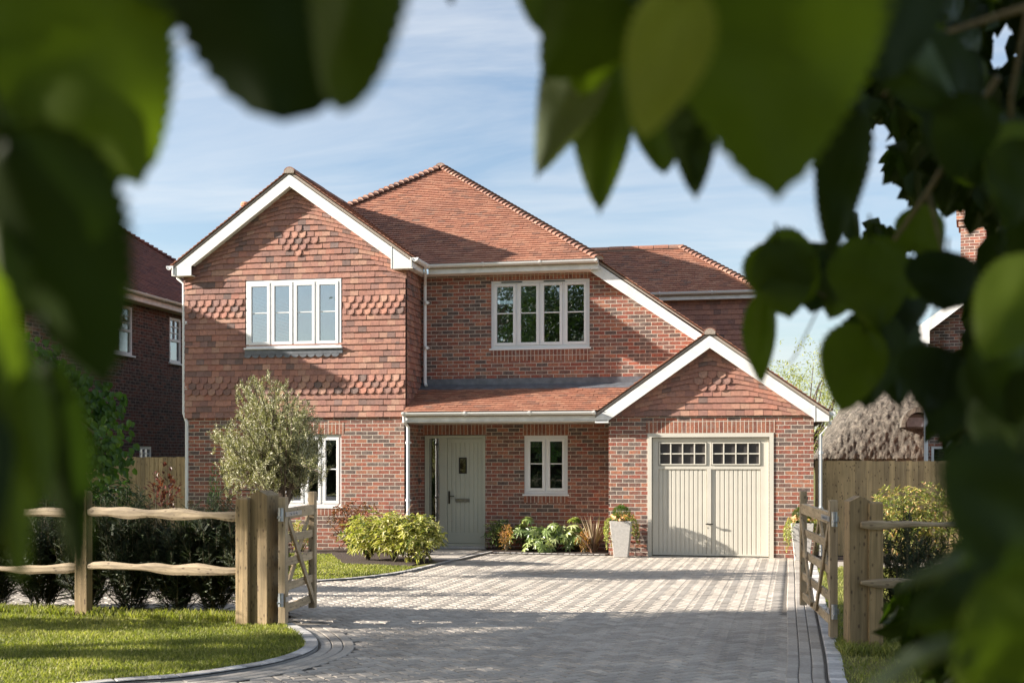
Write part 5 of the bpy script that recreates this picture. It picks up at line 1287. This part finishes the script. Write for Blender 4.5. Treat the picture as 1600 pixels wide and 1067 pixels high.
# distant trees
def right_ok(p): return True
wp = onY(1255, 590, 42.0)
tree('willow_tree', (wp.x,42,0), 'pale yellow-green tree beyond the garage roof', 4, (wp.x+.3,42,wp.z-1.4), (2.6,2.2,2.5), 9000, .13, .05, M['leaf_pale'], .55, .15, 26, hollow=.2)
hd = MB(); hb_ = Vector((-6,-14,0)); he = empty('hedge', hb_, 'long hedge added out of view behind the viewpoint to darken the lower panes', 'hedge')  # hedge put in so the lower panes reflect something dark
for i in range(26000):
    x = rnd.uniform(-34, 16); f_ = rnd.random(); z = rnd.uniform(.1, 2.9); y_ = -14+rnd.uniform(-.15,.25)+.2*noise.noise((x, z, 0))
    if rnd.random() < .15: z = 2.9+rnd.uniform(-.1,.1); y_ = -14-rnd.random()*.8
    leafq(hd, Vector((x, y_, z)), rv(), rv(), .2, .13, min(1, max(0, rnd.gauss(.6, .25))), simple=True)
hd.build('foliage', M['yew'], he)
hd = MB(); hd.box(-34, 16, -14.9, -14.2, 0, 2.8); hd.build('branch_mass', M['soil'], he)

# ------------------------------------------------------------------ foreground boughs
def leaf_mat(name, col, trans, vein=True):
    m, t, b, o = new_mat(name)
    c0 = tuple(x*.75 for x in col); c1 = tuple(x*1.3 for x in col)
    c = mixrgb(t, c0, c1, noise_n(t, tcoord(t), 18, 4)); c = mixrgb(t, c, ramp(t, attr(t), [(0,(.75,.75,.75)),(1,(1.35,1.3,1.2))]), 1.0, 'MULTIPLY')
    t.links.new(c, b.inputs['Base Color']); b.inputs['Roughness'].default_value = .5; b.inputs['Specular IOR Level'].default_value = .14
    tr = N(t, 'ShaderNodeBsdfTranslucent'); c2 = mixrgb(t, c, (1.35, 1.55, .4), 1.0, 'MULTIPLY'); t.links.new(c2, tr.inputs[0])
    mx = N(t, 'ShaderNodeMixShader'); mx.inputs[0].default_value = trans; t.links.new(b.outputs[0], mx.inputs[1]); t.links.new(tr.outputs[0], mx.inputs[2]); t.links.new(mx.outputs[0], o.inputs[0])
    return m
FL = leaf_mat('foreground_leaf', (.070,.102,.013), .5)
FD = leaf_mat('foreground_leaf_shaded', (.018,.032,.006), .3)  # darker copy of the same leaf, deep shade put into its colour
FG = leaf_mat('foreground_leaf_grey_sheen', (.10,.125,.085), .2)  # bluish gloss of curled leaves put into the base colour
FP = leaf_mat('foreground_leaf_pale', (.17,.19,.05), .5)
RT = Vector((cth, sth, 0)); FW = Vector((-sth, cth, 0)); UPV = Vector((0,0,1))
def big_leaf(parent, b, t, wpx, d, mat=None, dt=0, ds=0, curl=.12, T=None, nser=26, asym=0, rd=False):
    """heart-shaped serrated leaf from petiole point b to tip t (directions seen from the path), real size from distance d"""
    B = ray(*b)*d+Vector((0,0,CH)); Tp = ray(*t)*(d+dt)+Vector((0,0,CH)); ax = Tp-B; L = ax.length; ax.normalize()
    W = wpx/F*d; sd = ax.cross(FW).normalized(); sd = (sd+FW*ds).normalized(); nn = sd.cross(ax).normalized()
    nq, nu = 34, 4; vs = []; sd_ = rnd.uniform(0, 50)
    for i in range(nq+1):
        q = i/nq; prof = (math.sin(math.pi*min(1, q**.62))**.72 if 0 < q < 1 else 0)
        prof *= (1-.16*q); 
        if rd: prof = (math.sin(math.pi*q**.85)**.5 if 0 < q < 1 else 0)
        if not rd and q > .91: prof *= ((1-q)/.09)**.6*.8+.2*((1-q)/.09)
        for j in range(-nu, nu+1):
            u = j/nu; e = 1
            if abs(j) == nu: e = 1+.055*(1 if i % 2 else -1)
            hb = -.10*abs(u)**1.3*max(0, 1-q*3.2)            # heart lobes at the base
            wv = .05*noise.noise((q*3, u*2, sd_))
            p = B+ax*L*(q+hb)+sd*(W/2*u*prof*e*(1+asym*(1 if u > 0 else -1))*1.18)+nn*L*(curl*abs(u)**1.6*prof-curl*1.2*q*q+wv)
            vs.append(p)
    k = 2*nu+1; fs = [(i*k+j, i*k+j+1, (i+1)*k+j+1, (i+1)*k+j) for i in range(nq) for j in range(2*nu)]
    m = MB(); m.mesh(vs, fs, rnd.random() if T is None else T)
    st = B-ax*L*.0; m.tube([B+nn*.001, B-ax*L*.12-UPV*-.01, B-ax*L*.2+UPV*L*.12], [W*.012+.0006]*3, 6, .2)
    return m.build('leaf', mat or FL, parent, smooth=True), B-ax*L*.2+UPV*L*.12
def pt(px, py, d): return ray(px, py)*d+Vector((0,0,CH))
def bough(loc, label, twigs):
    r_ = empty('leafy_bough', loc, label, 'branch', 'leafy boughs framing the view'); m = MB()
    for pts, r0 in twigs: 
        P_ = [pt(*p) for p in pts]; m.tube(P_, [r0*(1-.7*i/(len(P_)-1)) for i in range(len(P_))], 8)
    m.build('twig', M['twig'], r_); return r_
# left bough
bl_ = bough(pt(-160,-120,.7), 'bough at the left edge with very large blurred leaves hanging over the view', [([(-260,-260,.75),(-120,-60,.72),(20,-20,.74),(160,-60,.8),(330,-140,.85)], .005), ([(-220,-100,.7),(-90,160,.66),(-60,420,.62),(-40,640,.6)], .004)])
L_ = [((60,-25),(226,294),285,.70,FL,.03,.1,.10,.9), ((-60,100),(105,300),150,.72,FL,.0,.2,.1,.45), ((15,238),(181,594),235,.58,FD,.05,-.1,.10,1.0), ((-60,200),(8,560),150,.62,FL,.0,.1,.1,.3), ((-30,180),(30,540),110,.60,FL,.0,.1,.1,.4),
      ((-40,440),(40,915),98,.55,FL,.02,.3,.1,.7), ((78,600),(132,908),72,.60,FD,.05,.1,.08,.1), ((40,600),(70,800),60,.56,FL,0,.2,.1,.8),
      ((180,-160),(262,30),120,.72,FL,.0,.1,.1,.5), ((-70,600),(-5,860),110,.55,FD,0,.2,.1,.4), ((20,520),(60,800),50,.64,FD,0,.3,.1,.1)]
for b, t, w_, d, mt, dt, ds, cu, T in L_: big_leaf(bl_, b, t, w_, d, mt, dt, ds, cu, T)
# top bough
bt_ = bough(pt(430,-260,.65), 'bough at the top with two broad dark blurred leaves above the left gable', [([(180,-330,.7),(420,-300,.64),(700,-300,.7),(900,-260,.8)], .005)])
for b, t, w_, d, mt, dt, ds, cu, T, rd in [((415,-290),(446,188),330,.60,FD,.05,.1,.10,.5,True), ((560,-260),(548,172),150,.56,FL,.05,-.15,.10,.1,True), ((255,-140),(262,70),110,.75,FL,.0,.1,.1,.2,False), ((330,-200),(350,100),150,.66,FL,.0,.1,.1,.2,True), ((700,-60),(706,13),24,.9,FD,0,0,.1,.2,False)]:
    big_leaf(bt_, b, t, w_, d, mt, dt, ds, cu, T, rd=rd)
# bough top right
br_ = bough(pt(1150,-150,.85), 'bough at the top right with broad green leaves above the garage side of the roof', [([(820,-180,.9),(1050,-90,.85),(1250,-60,.85),(1500,-140,.9)], .005), ([(1050,-90,.85),(960,60,.95),(900,150,1.0)], .003), ([(1250,-60,.85),(1300,160,1.2),(1290,330,1.4)], .003)])
for b, t, w_, d, mt, dt, ds, cu, T in [
    ((1010,-90),(850,125),190,.85,FL,.05,.1,.10,.25), ((960,-60),(905,150),150,.9,FL,.05,.1,.10,.3), ((1066,0),(1002,218),125,.66,FP,.04,-.05,.06,.9), ((1212,-110),(1207,312),335,.70,FL,.05,.05,.06,.55),
    ((915,85),(846,254),105,.98,FG,.1,.3,.16,.9), ((955,110),(930,326),100,1.05,FL,.06,.2,.15,.3), ((925,100),(905,235),70,1.1,FD,.0,.1,.1,.2), ((1030,150),(1035,278),80,1.1,FL,0,.1,.1,.2),
    ((1090,120),(1081,306),85,.98,FD,.05,.1,.12,.3), ((1110,-60),(1085,190),200,.85,FL,.0,.0,.1,.35), ((930,-60),(1000,110),170,.95,FD,0,.1,.1,.4), ((1120,100),(1140,230),90,1.0,FD,.0,.2,.1,.3),
    ((1338,190),(1290,400),85,1.15,FD,.05,.2,.1,.5), ((1300,120),(1335,245),90,1.2,FD,0,.1,.1,.3), ((1390,-80),(1370,140),180,.95,FD,0,0,.1,.3), ((880,-80),(842,60),120,.9,FL,0,0,.1,.3), ((1330,-100),(1345,120),140,.9,FL,0,0,.1,.15), ((1050,-120),(1060,60),180,.8,FD,0,0,.1,.5)]:
    big_leaf(br_, b, t, w_, d, mt, dt, ds, cu, T)
# middle right bough, less blurred
bm_ = bough(pt(1420,250,1.6), 'hanging bough at the right with leaves in front of the garage gable and thatched roof', [([(1560,120,1.4),(1450,300,1.5),(1380,400,1.6),(1300,470,1.6),(1215,420,1.55)], .004), ([(1380,400,1.6),(1350,520,1.6),(1320,600,1.6)], .003), ([(1300,440,1.6),(1240,560,1.6),(1228,572,1.6)], .0015), ([(1450,300,1.5),(1480,420,1.5),(1440,560,1.5)], .003)])
for b, t, w_, d, mt, dt, ds, cu, T in [
    ((1268,405),(1168,440),112,1.5,FL,.0,.1,.10,.3), ((1215,385),(1230,500),105,1.5,FL,.0,.1,.10,.4), ((1196,472),(1182,604),52,1.55,FL,.0,.2,.12,.5), ((1290,390),(1262,492),90,1.6,FD,0,.1,.1,.4), ((1340,400),(1290,500),80,1.6,FL,0,.2,.1,.1),
    ((1350,520),(1308,645),100,1.5,FL,.0,.1,.10,.3), ((1375,500),(1345,640),110,1.6,FD,0,.1,.1,.6), ((1400,480),(1398,640),90,1.7,FD,.0,.1,.1,.4), ((1360,380),(1368,520),120,1.5,FL,0,.0,.1,.2), ((1420,420),(1385,545),90,1.7,FD,0,0,.1,.4), 
    ((1440,410),(1420,470),60,1.6,FL,0,.1,.1,.3), ((1480,400),(1470,490),110,1.4,FD,0,.0,.1,.4), ((1500,420),(1455,480),90,1.5,FD,0,.0,.1,.4),
    ((1470,550),(1440,645),100,1.3,FD,0,.0,.1,.4), ((1500,560),(1462,690),110,1.3,FD,0,.0,.1,.4), ((1430,330),(1462,410),80,1.7,FL,0,.2,.1,.2)]:
    big_leaf(bm_, b, t, w_, d, mt, dt, ds, cu, T)
# dense right-hand boughs
HOLES = [(1480,362,62,58),(1325,380,26,32),(1409,405,20,22),(1250,515,32,38),(1300,515,26,38),(1421,515,26,50),(1468,525,32,36),(1236,275,30,75),(1352,225,24,26),(1380,298,40,32),(1340,268,14,14),(1418,312,22,18),(1412,205,10,9),(1370,185,9,14),(1418,10,8,16),(1575,22,26,14),(1565,70,26,16),(1577,160,6,12),(1445,323,9,8),(1365,245,12,12)]
REG = [(1345,-60),(1660,-60),(1660,1120),(1490,1120),(1470,1075),(1440,1010),(1405,965),(1395,925),(1450,885),(1535,850),(1530,780),(1515,700),(1470,640),(1435,560),(1440,560),(1500,560),(1520,440),(1440,430),(1330,450),(1290,330),(1240,330),(1275,215),(1345,200)]
def hit(px, py, pad=0):
    for hx_, hy_, rx_, ry_ in HOLES:
        if ((px-hx_)/(rx_+pad))**2+((py-hy_)/(ry_+pad))**2 < 1: return True
    return False
def free(b, t, w_, pad=4):
    ax, ay = t[0]-b[0], t[1]-b[1]; l = math.hypot(ax, ay); ux, uy = ax/l, ay/l
    for q in (0, .2, .4, .6, .8, 1.0):
        ww = w_/2*1.15*math.sin(math.pi*min(1, max(.02, q**.62)))**.72
        for s_3 in (-1, -.5, 0, .5, 1):
            x, y_ = b[0]+ax*q-uy*ww*s_3, b[1]+ay*q+ux*ww*s_3
            if hit(x, y_, pad) or not inside((x, y_), REG): return False
    return True
def fill(label, loc, twigs, n, dmin, dmax, yr, xr=(1290,1640)):
    r_ = bough(loc, label, twigs); c = 0; tries = 0
    while c < n and tries < 60000:
        tries += 1; d = rnd.uniform(dmin, dmax); L = rnd.uniform(.065, .12)*(.8 if d > 1.5 else 1); lp = L*F/d; wp_ = lp*rnd.uniform(.55, .9)
        x, y_ = rnd.uniform(*xr), rnd.uniform(*yr); an = rnd.gauss(math.pi/2, .5); b = (x, y_); t = (x+math.cos(an)*lp, y_+math.sin(an)*lp)
        if not free(b, t, wp_, 4+14/d): continue
        big_leaf(r_, b, t, wp_, d, rnd.choice([FD, FD, FD, FD, FL]), rnd.uniform(-.04, .06)*d, rnd.uniform(-.4, .4), rnd.uniform(.05, .15)); c += 1
    return r_
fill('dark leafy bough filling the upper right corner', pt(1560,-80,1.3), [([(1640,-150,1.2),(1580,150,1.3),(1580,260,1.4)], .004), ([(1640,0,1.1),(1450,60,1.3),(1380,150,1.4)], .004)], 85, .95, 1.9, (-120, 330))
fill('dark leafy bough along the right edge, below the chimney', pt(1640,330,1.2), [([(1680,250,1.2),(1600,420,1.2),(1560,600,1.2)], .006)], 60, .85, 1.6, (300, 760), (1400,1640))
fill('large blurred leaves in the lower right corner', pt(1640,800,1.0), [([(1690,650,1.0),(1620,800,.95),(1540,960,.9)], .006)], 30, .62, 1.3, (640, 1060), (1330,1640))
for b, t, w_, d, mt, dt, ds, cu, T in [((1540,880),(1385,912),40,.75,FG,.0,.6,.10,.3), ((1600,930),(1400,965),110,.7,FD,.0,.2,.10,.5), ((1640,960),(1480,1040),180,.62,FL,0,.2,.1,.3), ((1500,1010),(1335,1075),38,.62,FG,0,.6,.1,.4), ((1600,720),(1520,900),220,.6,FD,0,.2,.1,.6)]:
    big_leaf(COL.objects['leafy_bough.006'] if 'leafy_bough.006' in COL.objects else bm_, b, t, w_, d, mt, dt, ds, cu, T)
# finer foliage further back in the same tree
bk = bough(pt(1700,200,3.2), 'bough of small dark leaves behind the larger ones at the right edge', [([(1720,-60,3.3),(1560,-20,3.2),(1400,20,3.1)], .01), ([(1720,400,3.3),(1600,500,3.2),(1560,700,3.1)], .01), ([(1720,700,3.3),(1600,850,3.2),(1480,980,3.1)], .01)])
m = MB(); c = 0
while c < 6500:
    x, y_ = rnd.uniform(1330, 1680), rnd.uniform(-60, 1120); d = rnd.uniform(2.4, 4.2)
    if not inside((x, y_), REG) or hit(x, y_, 17): continue
    if 1290 < x < 1520 and 320 < y_ < 620 and rnd.random() < .75: continue
    leafq(m, pt(x, y_, d), Vector((rnd.gauss(0,.5), rnd.gauss(0,.5), -1)), -FW+rv()*.8, rnd.uniform(.06,.1), rnd.uniform(.045,.075), rnd.uniform(.2,.8)); c += 1
m.build('foliage', FD, bk)
